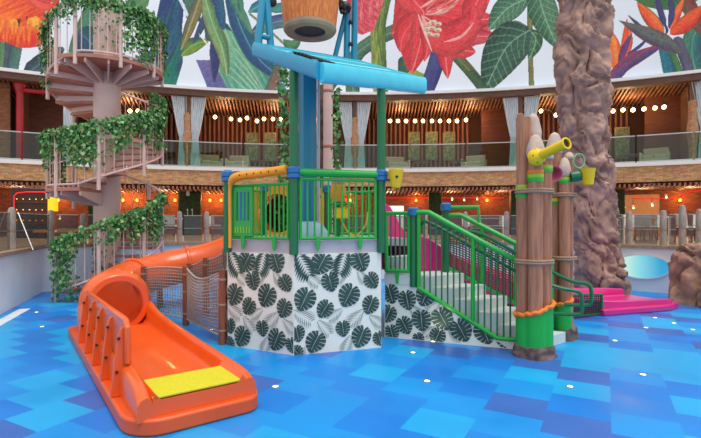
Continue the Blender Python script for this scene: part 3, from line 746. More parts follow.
neon([cyl(u, v, BR+0.6) for u, v in ((679,199),(684,194),(692,191),(716,190))], 'bent red neon tube at the right edge')
neon([cyl(u, v, BR-0.7) for u, v in ((14,222),(14,196),(17,193),(26,192),(44,192),(48,195),(48,222))], 'arched red neon tube round the dark kiosk at left')
# kiosk at far left
KD = mat('kiosk_dark_wood', (58, 34, 28), 0.5)
c = cyl(31, 222, BR-0.3); a = ang(31, BR-0.3)
kk = thing('kiosk', 'dark kiosk with shelves framed by red neon at left', 'kiosk', (c.x, c.y, 1.0))
MB().box((c.x,c.y,1.95), (1.2,0.5,1.9), yaw=-a).build('cabinet', KD, kk, bevel=0.05)
R = Matrix.Rotation(-a, 3, 'Z')
for k in range(3): MB().box(Vector((c.x,c.y,1.55+0.4*k))+R@Vector((0,-0.26,0)), (1.1,0.06,0.03), yaw=-a).build('shelf', BROWN, kk)
mb = MB()
for i in range(5):
    for k in range(3): mb.ball(Vector((c.x,c.y,1.66+0.4*k))+R@Vector((-0.4+0.2*i,-0.3,0)), 0.014, 6, 5)
mb.build('shelf_light', LAMPE, kk)
g = root_at('ceiling_spot', '', 'spotlight', 'small white spotlights under the lower ceiling')
MB().tube([(0,0,0),(0,-0.08,-0.1)], 0.045, 8).build('spot_can', WHITEF, g); MB().ball((0,-0.09,-0.115), 0.04, 8, 6).build('lens', SPOTE, g); MB().tube([(0,0,0),(0,0,0.25)], 0.01, 5).build('stem', DARK, g)
kz = Kind(g)
for u, v, lb in ((452,197.5,'first of three small spotlights above the stair handrail'),(464,198,'second of three small spotlights above the stair handrail'),(477,197,'third of three small spotlights above the stair handrail'),
             (624,205,'small spotlight nearest the rock trunk on its right'),(633,205.5,'small spotlight above the white table'),(652,203,'small spotlight over the lit tan door edge'),(666,195,'small spotlight left of the right-hand amber lamp'),(36,191,'small spotlight above the dark kiosk'),(60,216,'small spotlight right of the kiosk under the spiral'),(83,216,'small spotlight beside the spiral column')):
    kz.put(cyl(u, v, BR+2.2), -ang(u, BR+2.2), lb)
# lit tan sliding door right of the trunk
TAN = mat('tan_door_panel', (214, 160, 106), 0.6, var=0.06)
a = ang(638, BR+3.3); c = pol(a, BR+3.35, 1.0)
d = thing('sliding_door', 'tan sliding door panel lit warm right of the rock trunk', 'door', c); R = Matrix.Rotation(-a, 3, 'Z')
MB().box(c+Vector((0,0,0.93)), (1.7,0.1,1.86), yaw=-a).build('panel', TAN, d); MB().box(c+R@Vector((0.9,-0.03,0.93)), (0.08,0.14,1.9), yaw=-a).build('jamb', BROWN, d)
# white lit doorway seen left of stair newel
a = ang(396, BR+3.3); c = pol(a, BR+3.38, 1.0); d = thing('service_door', 'white lit door behind the pink slide top', 'door', c)
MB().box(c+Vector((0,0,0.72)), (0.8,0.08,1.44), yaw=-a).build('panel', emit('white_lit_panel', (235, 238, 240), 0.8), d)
MB().box(c+Vector((0.3,-0.12,0.9)), (0.04,0.05,0.2), yaw=-a).build('handle', STEEL, d)
# yellow shaded lamp at left + bar counter
c = cyl(53, 203, BR-1.5)
d = thing('counter_lamp', 'yellow shaded lamp on the bar counter at left', 'lamp', (c.x, c.y, 1.0))
MB().box(c, (0.24,0.24,0.6)).build('lamp_shade', emit('yellow_lamp_shade', (250, 180, 20), 0.9), d, bevel=0.02); MB().tube([(c.x,c.y,1.3),(c.x,c.y,c.z-0.2)], 0.03, 8).build('stem', DARK, d)
d = thing('bar_counter', 'long wooden bar counter under the spiral landing', 'counter', (c.x+1.2, c.y, 1.0))
MB().box((c.x+1.0,c.y+0.1,1.26), (3.2,0.6,0.08)).build('counter_top', mat('honey_wood', (214, 140, 60), 0.4), d); MB().box((c.x+1.0,c.y+0.15,1.11), (3.0,0.45,0.22)).build('front', PARTW, d)

# ---- pool edge fence
g = root_at('fence_post', '', 'post', 'weathered posts of the pool edge fence')
MB().lathe([(0.105,0),(0.10,0.32),(0.085,0.33),(0.085,0.36),(0.10,0.37),(0.095,0.74),(0.07,0.80),(0.0,0.82)], 12).build('shaft', PALEPOST, g)
MB().lathe([(0.096,0.325),(0.098,0.345),(0.096,0.365)], 12).build('rope_ring', ROPE, g)
kf = Kind(g)
FP = [(-30,1,'out at far left'),(18,1,'with steel stays at far left'),(52,1,'left of the spiral column'),(84,0.9,'beside the spiral column'),(150,1,'right of the spiral ivy'),(180,1,'left of the number eleven'),(207,1,'right of the number eleven'),(262,1,'behind the tower tunnel panel'),
      (318,1,'behind the blue tower column'),(368,1,'behind the tower bars'),(425,1,'above the stair newel'),(465,1,'behind the far stair rail'),(506,1,'left of the front log bundle'),(552,1,'behind the log bundles'),(628,0.95,'right of the rock trunk'),(662,0.98,'above the porthole end'),(681,1.12,'above the boulder edge'),(698,1,'near the right edge'),(735,1,'past the right edge')]
FPOS = []
for u, s, lb in FP:
    p = pool_pt(u); t = (p-Vector((PCX,PCY,0))).normalized() if u >= 42 else Vector((-0.93,0.36,0))
    p = p+t*0.18; p.z = 1.07; FPOS.append(p); kf.put(p, 0, 'pale weathered fence post '+lb, (0.72,0.72,s))
FN = ['at the far left before the stayed post','left of the spiral stair','behind the spiral stair rail','under the spiral stair','beside the right spiral ivy','before the green numbered column','left of the tower','behind the tunnel panel','behind the blue column','behind the tower bars','behind the pink slide top','over the far stair rail','left of the front log bundle','behind the rock trunk left side','behind the rock trunk','over the porthole','left of the boulder','over the boulder','past the right edge']
for i in range(len(FPOS)-1):
    p, q = FPOS[i], FPOS[i+1]; d = (q-p).normalized(); p2, q2 = p+d*0.11, q-d*0.11; m = (p2+q2)/2; yaw = math.atan2(d.y, d.x); L = (q2-p2).length
    t = thing('fence_screen', 'fine grey mesh screen of the pool fence '+FN[i], 'fence screen', m, 'mesh screens of the pool edge fence')
    MB().box(m+Vector((0,0,0.36)), (L,0.012,0.68), yaw=yaw).build('mesh_pane', NETGLASS, t)
    for z in (0.70, 0.36, 0.012): MB().tube([p2+Vector((0,0,z)), q2+Vector((0,0,z))], 0.009, 6).build('wire', STEEL, t)
p = FPOS[1]
for s, lb in ((-1,'left'), (1,'right')):
    o = MB().tube([p+Vector((s*0.12,0,0.72)), p+Vector((s*0.55,-s*0.2,0.0))], 0.010, 6).build('steel_stay', STEEL); tag(o, f'slanting {lb} steel stay of the far left fence post', 'stay')
# porthole in the pool wall
def ph():
    c = P(642, 266.5, 11.0); y = ray_cyl(642, PR, PCX, PCY); c = P(642, 266.5, y)
    nrm = (Vector((PCX,PCY,0))-Vector((c.x,c.y,0))).normalized(); tx = Vector((0,0,1)).cross(nrm); 
    t = thing('porthole_window', 'oval underwater porthole glowing pale turquoise in the pool wall', 'window', c)
    rx, rz = 0.53, 0.265
    n_ = 40; ring = lambda s, o: [c+tx*(rx*s*math.cos(2*PI*k/n_))+Vector((0,0,rz*s*math.sin(2*PI*k/n_)))+nrm*(o+0.0) for k in range(n_)]
    MB().loft([ring(1.0,0.01),ring(1.0,0.045),ring(1.09,0.045),ring(1.09,-0.02)], True).build('rim', WHITEL, t)
    m = bpy.data.materials.new('lit_turquoise_water'); m.use_nodes = True; nt = m.node_tree; b = nt.nodes['Principled BSDF']
    tc = nt.nodes.new('ShaderNodeTexCoord'); s = nt.nodes.new('ShaderNodeSeparateXYZ'); nt.links.new(tc.outputs['Generated'], s.inputs[0])
    r = nt.nodes.new('ShaderNodeValToRGB'); e = r.color_ramp.elements
    e[0].color = (*lin((214, 244, 224)), 1); e[1].color = (*lin((40, 158, 205)), 1); e[0].position = 0.15; e[1].position = 0.85
    q = e.new(0.45); q.color = (*lin((140, 216, 222)), 1)
    nt.links.new(s.outputs['X'], r.inputs['Fac']); nt.links.new(r.outputs['Color'], b.inputs['Emission Color']); b.inputs['Emission Strength'].default_value = 0.85
    b.inputs['Base Color'].default_value = (0.05,0.2,0.25,1); b.inputs['Roughness'].default_value = 0.1
    MB().add(ring(1.0,0.02), [tuple(range(n_))]).build('lit_pane', m, t)
ph()

# =================================================================== SPIRAL STAIR WITH IVY
SX, SY, SR, SI = -5.42, 10.4, 1.13, 0.275
ZL, TURN = 2.29, 2.66
def sp(th, r, z): a = math.radians(th); return Vector((SX+r*math.sin(a), SY-r*math.cos(a), z))   # 0 = towards the pool, + to the right
def sz(th):
    if th <= -90: return ZL+(th+90)/360*TURN
    if th <= 0: return ZL
    if th <= 360: return ZL+th/360*TURN
    return ZL+TURN
st = thing('spiral_staircase', 'mauve steel spiral staircase with two landings round a thick column', 'staircase', (SX, SY, 0))
MB().lathe([(SI,0),(SI,8.2)], 28, (SX,SY,0)).build('column', MAUVE, st)
def sector(t0, t1, r0, r1, z0, z1, n=3):
    rings = []
    for k in range(n+1):
        th = lerp(t0, t1, k/n); rings.append([sp(th,r0,z0), sp(th,r0,z1), sp(th,r1,z1), sp(th,r1,z0)])
    return MB().loft(rings, True, True)
th = -393.0; step = 22.5
while th < -95:
    z = sz(th+step); o = sector(th, th+step+2, SI-0.01, SR, z-0.05, z).build('tread', MAUVED, st); th += step
th = 0.0
while th < 338:
    z = sz(th+step); sector(th, th+step+2, SI-0.01, SR, z-0.05, z).build('tread', MAUVED, st)
    a_, b_ = sp(th+1, SI, z-0.05), sp(th+1, SR, z-0.05)
    MB().beam(a_-Vector((0,0,0.05)), b_-Vector((0,0,0.04)), 0.03, 0.12).build('riser_bracket', MAUVE, st); th += step
for t0, t1, z in ((-93, 3, ZL), (338, 478, ZL+TURN)):
    sector(t0, t1, SI-0.01, SR+0.03, z-0.07, z, 14).build('landing', MAUVED, st)
    k = t0+6
    while k < t1:
        MB().slab([sp(k,SI,z-0.34), sp(k,SI,z-0.07), sp(k,SR-0.02,z-0.07), sp(k,SR-0.02,z-0.15)], (0.035*math.cos(math.radians(k)),0.035*math.sin(math.radians(k)),0)).build('landing_bracket', MAUVE, st); k += 22
def run(t0, t1, r, dz, st_=6):
    n_ = max(2, int(abs(t1-t0)/st_)); return [sp(lerp(t0,t1,i/n_), r, sz(lerp(t0,t1,i/n_))+dz) for i in range(n_+1)]
for t0, t1 in ((-385, 352), (358, 476)):
    MB().tube(run(t0, t1, SR, 1.08), 0.028, 8).build('handrail', MAUVE, st)
    MB().tube(run(t0, t1, SR, 0.06), 0.022, 6).build('stringer', MAUVE, st)
mb_n = 0
for t in list(range(-385, 352, 45))+[358, 400, 440, 474]:
    z = sz(t); p = sp(t, SR+0.01, 0)
    MB().tube([(p.x,p.y,max(0, z-0.2)),(p.x,p.y,z+1.14)], 0.038, 8).build('rail_post', MAUVE, st)
for t in range(-380, 350, 9):
    if (t+385) % 45 == 0: continue
    z = sz(t); p = sp(t, SR, 0); MB().tube([(p.x,p.y,z+0.05),(p.x,p.y,z+1.08)], 0.009, 5).build('baluster', MAUVE, st)
for t in range(364, 474, 8):
    z = sz(t); p = sp(t, SR, 0); MB().tube([(p.x,p.y,z+0.05),(p.x,p.y,z+1.08)], 0.009, 5).build('baluster', MAUVE, st)

def ivy(name, label, pts, group='hanging ivy plants'):
    """pts: list of (position, outward direction, size); each becomes one pointed leaf"""
    mb = MB()
    for p, o, s in pts:
        k = random.random(); mb.mat(0 if k < 0.34 else 1 if k < 0.72 else 2 if k < 0.92 else 3)
        d = (o+Vector((random.gauss(0,.5), random.gauss(0,.5), random.gauss(0,.4)))).normalized()
        t = Vector((random.gauss(0,.6), random.gauss(0,.6), -1)); t = (t-d*t.dot(d)).normalized(); b = d.cross(t)
        mb.add([p, p+t*s*0.35+b*s*0.42+d*s*0.1, p+t*s, p+t*s*0.35-b*s*0.42+d*s*0.1], [(0,1,2),(0,2,3)])
    o = mb.build(name, IV, None, smooth=0, fix=False); o['kind'] = 'thing'; tag(o, label, 'ivy', group); return o
def railivy(t0, t1, n, drop, top=1.12, dens=1.0, size=0.085, clump=None):
    pts = []
    cl = [(random.uniform(t0,t1), random.uniform(5,11), random.uniform(0.5,1.0)) for _ in range(max(3, int(abs(t1-t0)/9)))]
    for _ in range(n):
        if random.random() < 0.35: t = random.uniform(t0, t1); dp = abs(random.gauss(0, 0.12))
        else:
            c, w, ln = random.choice(cl); t = min(max(random.gauss(c, w*0.55), t0-2), t1+2); dp = random.random()**1.3*drop*ln
        r = SR+random.gauss(0.02, 0.05)
        p = sp(t, r, sz(t)+top-dp+random.gauss(0.0,0.03)); a = math.radians(t)
        pts.append((p, Vector((math.sin(a), -math.cos(a), 0.25)), size*random.uniform(0.6,1.25)))
    return pts
ivy('hanging_ivy', 'ivy on the upper spiral landing rail at its left end', railivy(-72+360, -22+360, 760, 1.6, 1.16))
ivy('hanging_ivy', 'ivy trailing in front of the column on the upper landing rail', railivy(-26+360, 12+360, 300, 0.55, 1.2))
ivy('hanging_ivy', 'thick ivy over the right half of the upper landing rail', railivy(10+360, 78+360, 1500, 1.25, 1.16))
ivy('hanging_ivy', 'ivy hanging at the far right of the upper landing rail', railivy(76+360, 116+360, 650, 1.2, 1.14))
ivy('hanging_ivy', 'ivy hanging on the left of the lower spiral landing rail', railivy(-100, -46, 900, 1.15, 1.16))
ivy('hanging_ivy', 'ivy over the front of the lower spiral landing rail', railivy(-48, -8, 560, 0.75, 1.16))
ivy('hanging_ivy', 'dense ivy on the rising rail before the spiral column', railivy(-8, 34, 900, 1.0, 1.2))
ivy('hanging_ivy', 'ivy over the rising spiral rail right of the column', railivy(32, 72, 800, 0.75, 1.16))
ivy('hanging_ivy', 'tall ivy at the right turn of the rising spiral rail', railivy(68, 112, 1100, 1.15, 1.16))
ivy('hanging_ivy', 'ivy on the rear rail rising behind the right of the column', railivy(98, 150, 620, 0.9, 1.35))
ivy('hanging_ivy', 'ivy at the foot of the spiral stair left of its column', railivy(-392, -352, 800, 1.5, 1.14))
ivy('hanging_ivy', 'ivy on the bottom spiral rail before the column', railivy(-352, -318, 330, 0.55, 1.16))
ivy('hanging_ivy', 'ivy on the bottom spiral rail right of the column', railivy(-320, -290, 560, 0.9, 1.16))
ivy('hanging_ivy', 'tall ivy at the right turn of the bottom spiral rail', railivy(-292, -250, 1000, 1.1, 1.2))
pts = []
for _ in range(330):
    a = random.uniform(-60, 80); z = random.choice((random.uniform(5.3,6.6), random.uniform(3.0,3.9), random.uniform(0.2,1.3)))
    pts.append((sp(a, SI+0.03, z), Vector((math.sin(math.radians(a)), -math.cos(math.radians(a)), 0.2)), 0.07*random.uniform(0.6,1.2)))
ivy('climbing_ivy', 'sparse ivy clinging to the thick spiral column', pts, 'climbing ivy plants')

# =================================================================== PLAY TOWER
DK = 1.37                                           # deck height
dirs = [18.4+45*k for k in range(8)]; side = [1.13, 1.02]*4
V = [Vector((-0.68, 5.60, 0))]
for k in range(7): a = math.radians(dirs[k]); V.append(V[-1]+Vector((math.cos(a), math.sin(a), 0))*side[k % 2])
TC = sum(V, Vector((0,0,0)))/8
Q0 = V[2].copy(); V[2] = Vector((0.455,6.87,0))      # the stair side of the tower runs straight back
def Z(p, z): return Vector((p.x, p.y, z))
tw = thing('play_tower', 'eight sided play tower with leaf printed skirt and green guard rails', 'play tower', (TC.x, TC.y, 0))

def clip_convex(poly, region):
    """cut a 2-D polygon to a convex region given counter-clockwise"""
    out = poly; n = len(region)
    for i in range(n):
        ax, ay = region[i]; bx, by = region[(i+1) % n]; ins = lambda p: (bx-ax)*(p[1]-ay)-(by-ay)*(p[0]-ax) >= 0
        src = out; out = []
        for k in range(len(src)):
            p, q = src[k-1], src[k]; ip, iq = ins(p), ins(q)
            if ip != iq:
                d1 = (bx-ax)*(p[1]-ay)-(by-ay)*(p[0]-ax); d2 = (bx-ax)*(q[1]-ay)-(by-ay)*(q[0]-ax); t = d1/(d1-d2)
                out.append((p[0]+(q[0]-p[0])*t, p[1]+(q[1]-p[1])*t))
            if iq: out.append(q)
        if len(out) < 3: return []
    return out
def inlay(mb, polys, a, tx, nn, x0, z0, rot, region, m, off):
    c, s_ = math.cos(rot), math.sin(rot); mb.mat(m)
    for poly in polys:
        w = clip_convex([(x0+x*c-y*s_, z0+x*s_+y*c) for x, y in poly], region)
        if len(w) >= 3: mb.add([a+tx*x+Vector((0,0,z))+nn*off for x, z in w], [tuple(range(len(w)))])
def monstera_polys(r, slits=6):
    out = []
    def rim(t, sgn, k=1.0):
        a = lerp(math.radians(166), 0.0, t); rad = r*(0.84+0.16*math.sin(a))*(1.0 if t < 0.7 else 1.0+0.32*((t-0.7)/0.3)**1.4)
        x, y = sgn*rad*math.sin(a)*0.92, -rad*math.cos(a); ym = lerp(0.50, -0.80, t**0.9)*r
        return (x*k, ym+(y-ym)*k)
    for sgn in (-1, 1):
        inner = [rim(i/14, sgn, 0.36) for i in range(15)]; out.append([(sgn*0.0035*r/0.15, 0.50*r)]+inner+[(sgn*0.003, -1.0*r)])
        K = slits+1
        for k in range(K):
            t0 = k/K; t1 = t0+(0.77 if k < K-1 else 1.0)/K
            o1 = [rim(lerp(t0,t1,i/4), sgn) for i in range(5)]
            out.append([rim(max(0,t0-0.02), sgn, 0.32)]+o1+[rim(t1-0.0, sgn, 0.32)])
    return out
def fern_polys(r, wide=0.028):
    out = []
    for k in range(10):
        for sgn in (-1, 1):
            y = lerp(0.85, -0.8, k/9)*r; L = r*0.75*math.sin(PI*(k+1.2)/12)+0.01
            out.append([(0,y),(sgn*L*0.5,y-L*0.30+wide*r*2.2),(sgn*L,y-L*0.75),(sgn*L*0.5,y-L*0.30-wide*r*2.2)])
    return out
def leaves(mb, pat, a, tx, nn, region, kx=1.0):
    for n_, (x, z, r, rot, m) in enumerate(pat):
        off = 0.0016+0.00012*n_
        if m == 1: inlay(mb, monstera_polys(r), a, tx, nn, x*kx, z, rot, region, 1, off+0.002)
        elif m == 2: inlay(mb, fern_polys(r), a, tx, nn, x*kx, z, rot, region, 2, off)
        else: inlay(mb, fern_polys(r, 0.05), a, tx, nn, x*kx, z, rot, region, 1, off+0.002)
PAT = [(0.22,0.90,0.12,0.9,2),(0.60,0.93,0.12,-0.9,2),(0.10,0.46,0.15,1.0,2),(0.80,0.41,0.14,-0.8,2),(0.37,0.31,0.13,0.7,2),(0.68,0.09,0.12,-0.4,2),(1.05,0.35,0.12,0.9,2),(0.86,0.92,0.1,0.6,2),(0.52,0.46,0.12,-1.0,2),(0.17,0.02,0.1,0.4,2),
       (0.11,1.10,0.20,0.5,3),(0.62,1.12,0.19,-0.3,3),(0.35,1.11,0.15,-0.5,1),(0.84,1.13,0.145,0.35,1),(0.14,0.68,0.15,-0.45,1),(0.45,0.876,0.125,0.25,1),(0.70,0.70,0.155,-0.5,1),(0.39,0.545,0.12,-0.6,1),(0.99,0.87,0.115,0.6,1),(0.985,0.565,0.125,-0.4,1),
       (0.04,0.27,0.105,0.2,1),(0.27,0.155,0.14,-0.5,1),(0.615,0.29,0.105,0.15,1),(0.86,0.175,0.145,-0.4,1),(0.03,0.04,0.095,0.6,1),(1.1,0.13,0.1,0.3,1)]
def printed(name, a, b, z0, z1, parent, pat=PAT, thick=0.05, shift=0.0):
    d = (b-a); L = d.length; tx = d.normalized(); ty = Vector((0,0,1)); nn = tx.cross(ty)   # nn points outwards for left->right edges
    mb = MB(); mb.slab([Z(a,z0), Z(b,z0), Z(b,z1), Z(a,z1)], -nn*thick)
    leaves(mb, pat, Z(a, z0), tx, nn, [(0.004,0.004),(L-0.004,0.004),(L-0.004,z1-z0-0.004),(0.004,z1-z0-0.004)], L/1.13)
    return mb.build(name, [WHITEP, LEAFP, LEAFG], parent, smooth=0, fix=False)
for k in range(8):
    printed('skirt_panel', V[k], V[(k+1) % 8], 0.0, DK-0.155, tw, PAT if k in (0, 7, 1, 6) else PAT[:8])
inset = [TC+(v-TC)*0.985 for v in V]
MB().prism(inset, DK-0.155, DK).build('deck', DECKC, tw)
MB().prism([V[2], Q0, V[3]], DK-0.12, DK-0.01).build('slide_platform', DECKC, tw)
# posts with blue clamp rings
TALL = {0: 3.41, 1: 3.31}
for k in (0, 1, 3, 4, 5, 7):
    p = V[k]+(V[k]-TC).normalized()*0.0; top = TALL.get(k, 2.24)
    z0 = DK-0.16
    po = MB().tube([Z(p,z0), Z(p,top)], 0.055, 14).build('post', DGREEN, tw)
    MB().lathe([(0.06,2.12),(0.085,2.13),(0.085,2.17),(0.075,2.18),(0.085,2.19),(0.085,2.24),(0.05,2.27)], 16, (p.x,p.y,0)).build('clamp_ring', BLUECAP, po)
def rail_panel(a, b, z0, z1, nb, parent, part='guard_rail', skip=(), feet=True, r=0.02, brm=GREEN):
    d = (b-a).normalized(); a2, b2 = a+d*0.08, b-d*0.08; fr = MB()
    fr.tube([Z(a2,z0), Z(a2,z1), Z(b2,z1), Z(b2,z0)], 0.001, 4, closed=True)
    for p_, q_ in ((Z(a2,z0),Z(b2,z0)), (Z(a2,z1),Z(b2,z1)), (Z(a2,z0-0.02),Z(a2,z1+0.02)), (Z(b2,z0-0.02),Z(b2,z1+0.02))): fr.tube([p_, q_], r, 8)
    o = fr.build(part, GREEN, parent); nn = d.cross(Vector((0,0,1)))
    for i in range(nb):
        if i in skip: continue
        p = a2.lerp(b2, (i+1)/(nb+1)); MB().tube([Z(p,z0), Z(p,z1)], 0.0115, 6).build('baluster', brm, o)
    if feet:
        for t in (0.22, 0.78):
            p = a2.lerp(b2, t)+nn*0.02
            MB().slab([Z(p-d*0.03,z0+0.02), Z(p+d*0.03,z0+0.02), Z(p+d*0.022,z0-0.12), Z(p,z0-0.155), Z(p-d*0.022,z0-0.12)], nn*0.015).build('foot_bracket', GREEN, o)
    return o
rail_panel(V[0], V[1], 1.40, 2.12, 10, tw)
rail_panel(V[7], V[0], 1.40, 2.06, 12, tw, skip=(0,1,2,3))
rail_panel(V[3], V[4], 1.40, 2.12, 9, tw); rail_panel(V[5], V[6], 1.40, 2.12, 8, tw)
# thick handrail on the right front side
MB().tube([Z(V[0],2.2), Z(V[1],2.2)], 0.05, 12).build('handrail', GREEN, tw)
# decorated green play plate filling the left end of the left guard rail
d = (V[0]-V[7]).normalized(); nn = d.cross(Vector((0,0,1))); a = V[7]+d*0.12; b = V[7]+d*0.42
PLATE = mat('green_play_plate', (34, 170, 60), 0.35, rgb2=(40, 156, 84), scale=7, stretch=(6,6,0.6))
pl = MB().slab([Z(a,1.42), Z(b,1.42), Z(b,2.04), Z(a,2.04)], nn*0.03).build('play_plate', PLATE, tw)
for t in (0.2, 0.4, 0.6, 0.8):
    q = a.lerp(b, t)+nn*0.03; MB().tube([Z(q,1.62), Z(q,1.98)], 0.012, 6).build('slot_bar', BLUECAP if t in (0.4, 0.6) else DGREEN, pl)
for i in range(6):
    q = a.lerp(b, 0.12+0.15*i)+nn*0.035; MB().tube([Z(q,1.46), Z(q,1.54)], 0.008, 6).build('slot_bar', LIME, pl)
# yellow perforated water pipe: rises by the left post and runs along the top of the left side
y0 = V[7]+d*0.09+nn*0.06; y1 = V[0]-d*0.06+nn*0.06
wp = MB().tube(smoothpath([Z(y0,1.27),Z(y0,1.6),Z(y0,2.02),Z(y0+d*0.05,2.14),Z(y0+d*0.16,2.18),Z(y0+d*0.5,2.2),Z(y1,2.23)],5), [0.022]*11+[0.03,0.04,0.045,0.05]+[0.055]*16, 12).build('water_pipe', YORANGE, tw)
for i in range(6):
    q = y0+d*(0.2+i*0.11)+nn*0.05; MB().ball(Z(q,2.185+0.006*i), 0.012, 8, 6).build('spray_hole', DARK, wp)
# orange tunnel panel at the back left side
a, b = V[5]-(V[4]-V[5])*0.24, V[4]-(V[4]-V[5])*0.06; d2 = (b-a).normalized(); L = (b-a).length; nf = d2.cross(Vector((0,0,1)))
cx, cz, hr = 0.50, DK+0.38, 0.335
outer = [(0,0),(L,0),(L,0.86),(0,0.86)]
mb = MB(); N = 32
hole = [(cx+hr*math.cos(2*PI*k/N), cz-DK+hr*math.sin(2*PI*k/N)) for k in range(N)]
def onbox(x, y):
    dx, dy = x-cx, y-0.43; s = max(dx/(L-cx), -dx/cx, abs(dy)/0.43); return cx+dx/s, 0.43+dy/s
edge = [onbox(cx+math.cos(2*PI*k/N), 0.43+math.sin(2*PI*k/N)*0.86) for k in range(N)]
w = lambda q, o: Z(a, DK)+d2*q[0]+Vector((0,0,q[1]))+nf*o
mb.loft([[w(q,0.0) for q in hole],[w(q,0.04) for q in hole],[w(q,0.04) for q in edge],[w(q,0.0) for q in edge],[w(q,0.0) for q in hole]], True)
tp = mb.build('tunnel_panel', YORANGE, tw)
for x in (0.08, L-0.08):
    for z in (0.18, 0.68): MB().ball(w((x,z),0.045), 0.022, 8, 6).build('bolt', DARK, tp)
# central blue trunk with grey edge pipes and a flared foot
cc = Vector((-0.642, 7.05, 0)); 
hexp = [(cc.x+0.142*math.cos(PI/8+PI/4*k), cc.y+0.142*math.sin(PI/8+PI/4*k)) for k in range(8)]
ct = MB().prism(hexp, DK, 3.95).build('central_shaft', TEAL, tw)
GREYP = mat('pale_grey_pipe', (196, 200, 206), 0.35, var=0.03)
for s in (-1, 1): MB().tube([(cc.x+s*0.165,cc.y-0.03,DK),(cc.x+s*0.165,cc.y-0.03,3.95)], 0.03 if s < 0 else 0.018, 10).build('edge_pipe', GREYP, ct)
MB().lathe([(0.33,DK),(0.32,DK+0.06),(0.21,DK+0.21),(0.15,DK+0.24)], 8, (cc.x,cc.y,0)).build('flared_foot', LTEAL, ct)
# yellow water bucket on the right post
yb = thing('tipping_scoop', 'yellow scoop bucket on an arm right of the tower post', 'bucket', (V[1].x+0.1, V[1].y-0.05, 2.1))
c = P(396, 179, 5.85)
MB().tube([Z(V[1],2.13)+Vector((0.05,0,0)), c+Vector((0.02,0,0))], 0.016, 8).build('arm', DGREEN, yb)
rows = []
for k in range(9):
    t = k/8; hw = lerp(0.10, 0.055, t); hd = lerp(0.11, 0.06, t); z = c.z+0.11-0.22*t
    rows.append([(c.x+hw*math.cos(2*PI*i/16), c.y+hd*math.sin(2*PI*i/16), z) for i in range(16)])
rows2 = [[(c.x+(x-c.x)*0.88, c.y+(y-c.y)*0.88, z+0.012) for x, y, z in r] for r in reversed(rows)]
MB().loft(rows+rows2, True, True).build('bucket_shell', YELLOW, yb); MB().ball(c+Vector((0.0,-0.105,0.02)), 0.018, 8, 6).build('pivot_bolt', DARK, yb)
# hand pump with cup and yellow hose on the deck
hp = thing('water_pump_toy', 'pink and yellow water pump toy with looped hose behind tower bars', 'water toy', (0.02, 6.35, DK))
c = P(338, 189, 6.2)
MB().tube([(c.x,c.y,DK),(c.x,c.y,c.z-0.14)], 0.03, 10).build('stand', DGREEN, hp)
MB().lathe([(0.075,-0.17),(0.1,-0.1),(0.105,0.0),(0.085,0.06)], 14, c).build('yellow_cup', YORANGE, hp)
MB().lathe([(0.086,0.06),(0.082,0.12),(0.06,0.17),(0.03,0.175)], 14, c).build('pink_lid', LPINK, hp)
MB().box((c.x+0.05,c.y,c.z-0.32), (0.2,0.1,0.15)).build('valve_box', YELLOW, hp, bevel=0.02); MB().tube([(c.x-0.1,c.y-0.06,c.z-0.2),(c.x+0.22,c.y-0.06,c.z-0.2)], 0.018, 8).build('lever', GREEN, hp)
MB().tube(smoothpath([P(337,196,6.3),P(340,216,6.3),P(348,232,6.3),P(357,235,6.3),P(365,226,6.3),P(368,212,6.3)],6), 0.011, 8).build('hose', YELLOW, hp)

# =================================================================== SPLASH ROOF, TIPPING BUCKET AND ITS COLUMNS
N_ = Vector((-0.34,5.2,3.35)); L_ = Vector((-1.265,6.29,3.99)); R_ = Vector((1.015,6.59,3.61)); B_ = L_+R_-N_
rf = thing('splash_roof', 'sloping light blue splash roof on two green posts', 'roof', (N_.x, N_.y, N_.z))
nu = (R_-N_).cross(L_-N_).normalized()
if nu.z < 0: nu = -nu
MB().slab([N_, R_, B_, L_], -nu*0.05).build('roof_plate', LTEAL, rf)
def fascia(p, q, m, h, name='fascia'):
    e = (q-p).normalized(); out = e.cross(Vector((0,0,1))); 
    mb = MB(); prof = [(0.0,0.03),(0.05,0.02),(0.075,-0.03),(0.075,-h+0.03),(0.05,-h),(-0.01,-h),(-0.01,0.0)]
    rings = [[s+out*x+Vector((0,0,z)) for x, z in prof] for s in (p, q)]
    return mb.loft(rings, True, True).build(name, m, rf, smooth=50)
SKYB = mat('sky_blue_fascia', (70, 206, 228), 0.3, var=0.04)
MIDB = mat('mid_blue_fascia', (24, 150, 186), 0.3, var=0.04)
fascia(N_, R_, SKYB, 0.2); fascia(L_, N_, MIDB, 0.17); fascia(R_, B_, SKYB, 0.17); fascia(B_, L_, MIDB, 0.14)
e1_ = (L_-N_).normalized(); e2_ = (R_-N_).normalized()
for t in (0.15, 0.5, 0.85):
    p = N_.lerp(L_, t)+nu*0.015; q = p+(R_-N_)*1.0; MB().beam(p+e2_*0.06, q-e2_*0.06, 0.03, 0.03, nu).build('ridge_rib', SKYB, rf)
for k in range(9):
    p = N_+(L_-N_)*(0.06+0.055*k)+e2_*0.12+nu*0.02; MB().beam(p, p+e2_*0.16, 0.045, 0.045, nu).build('drain_slot', DARK, rf)
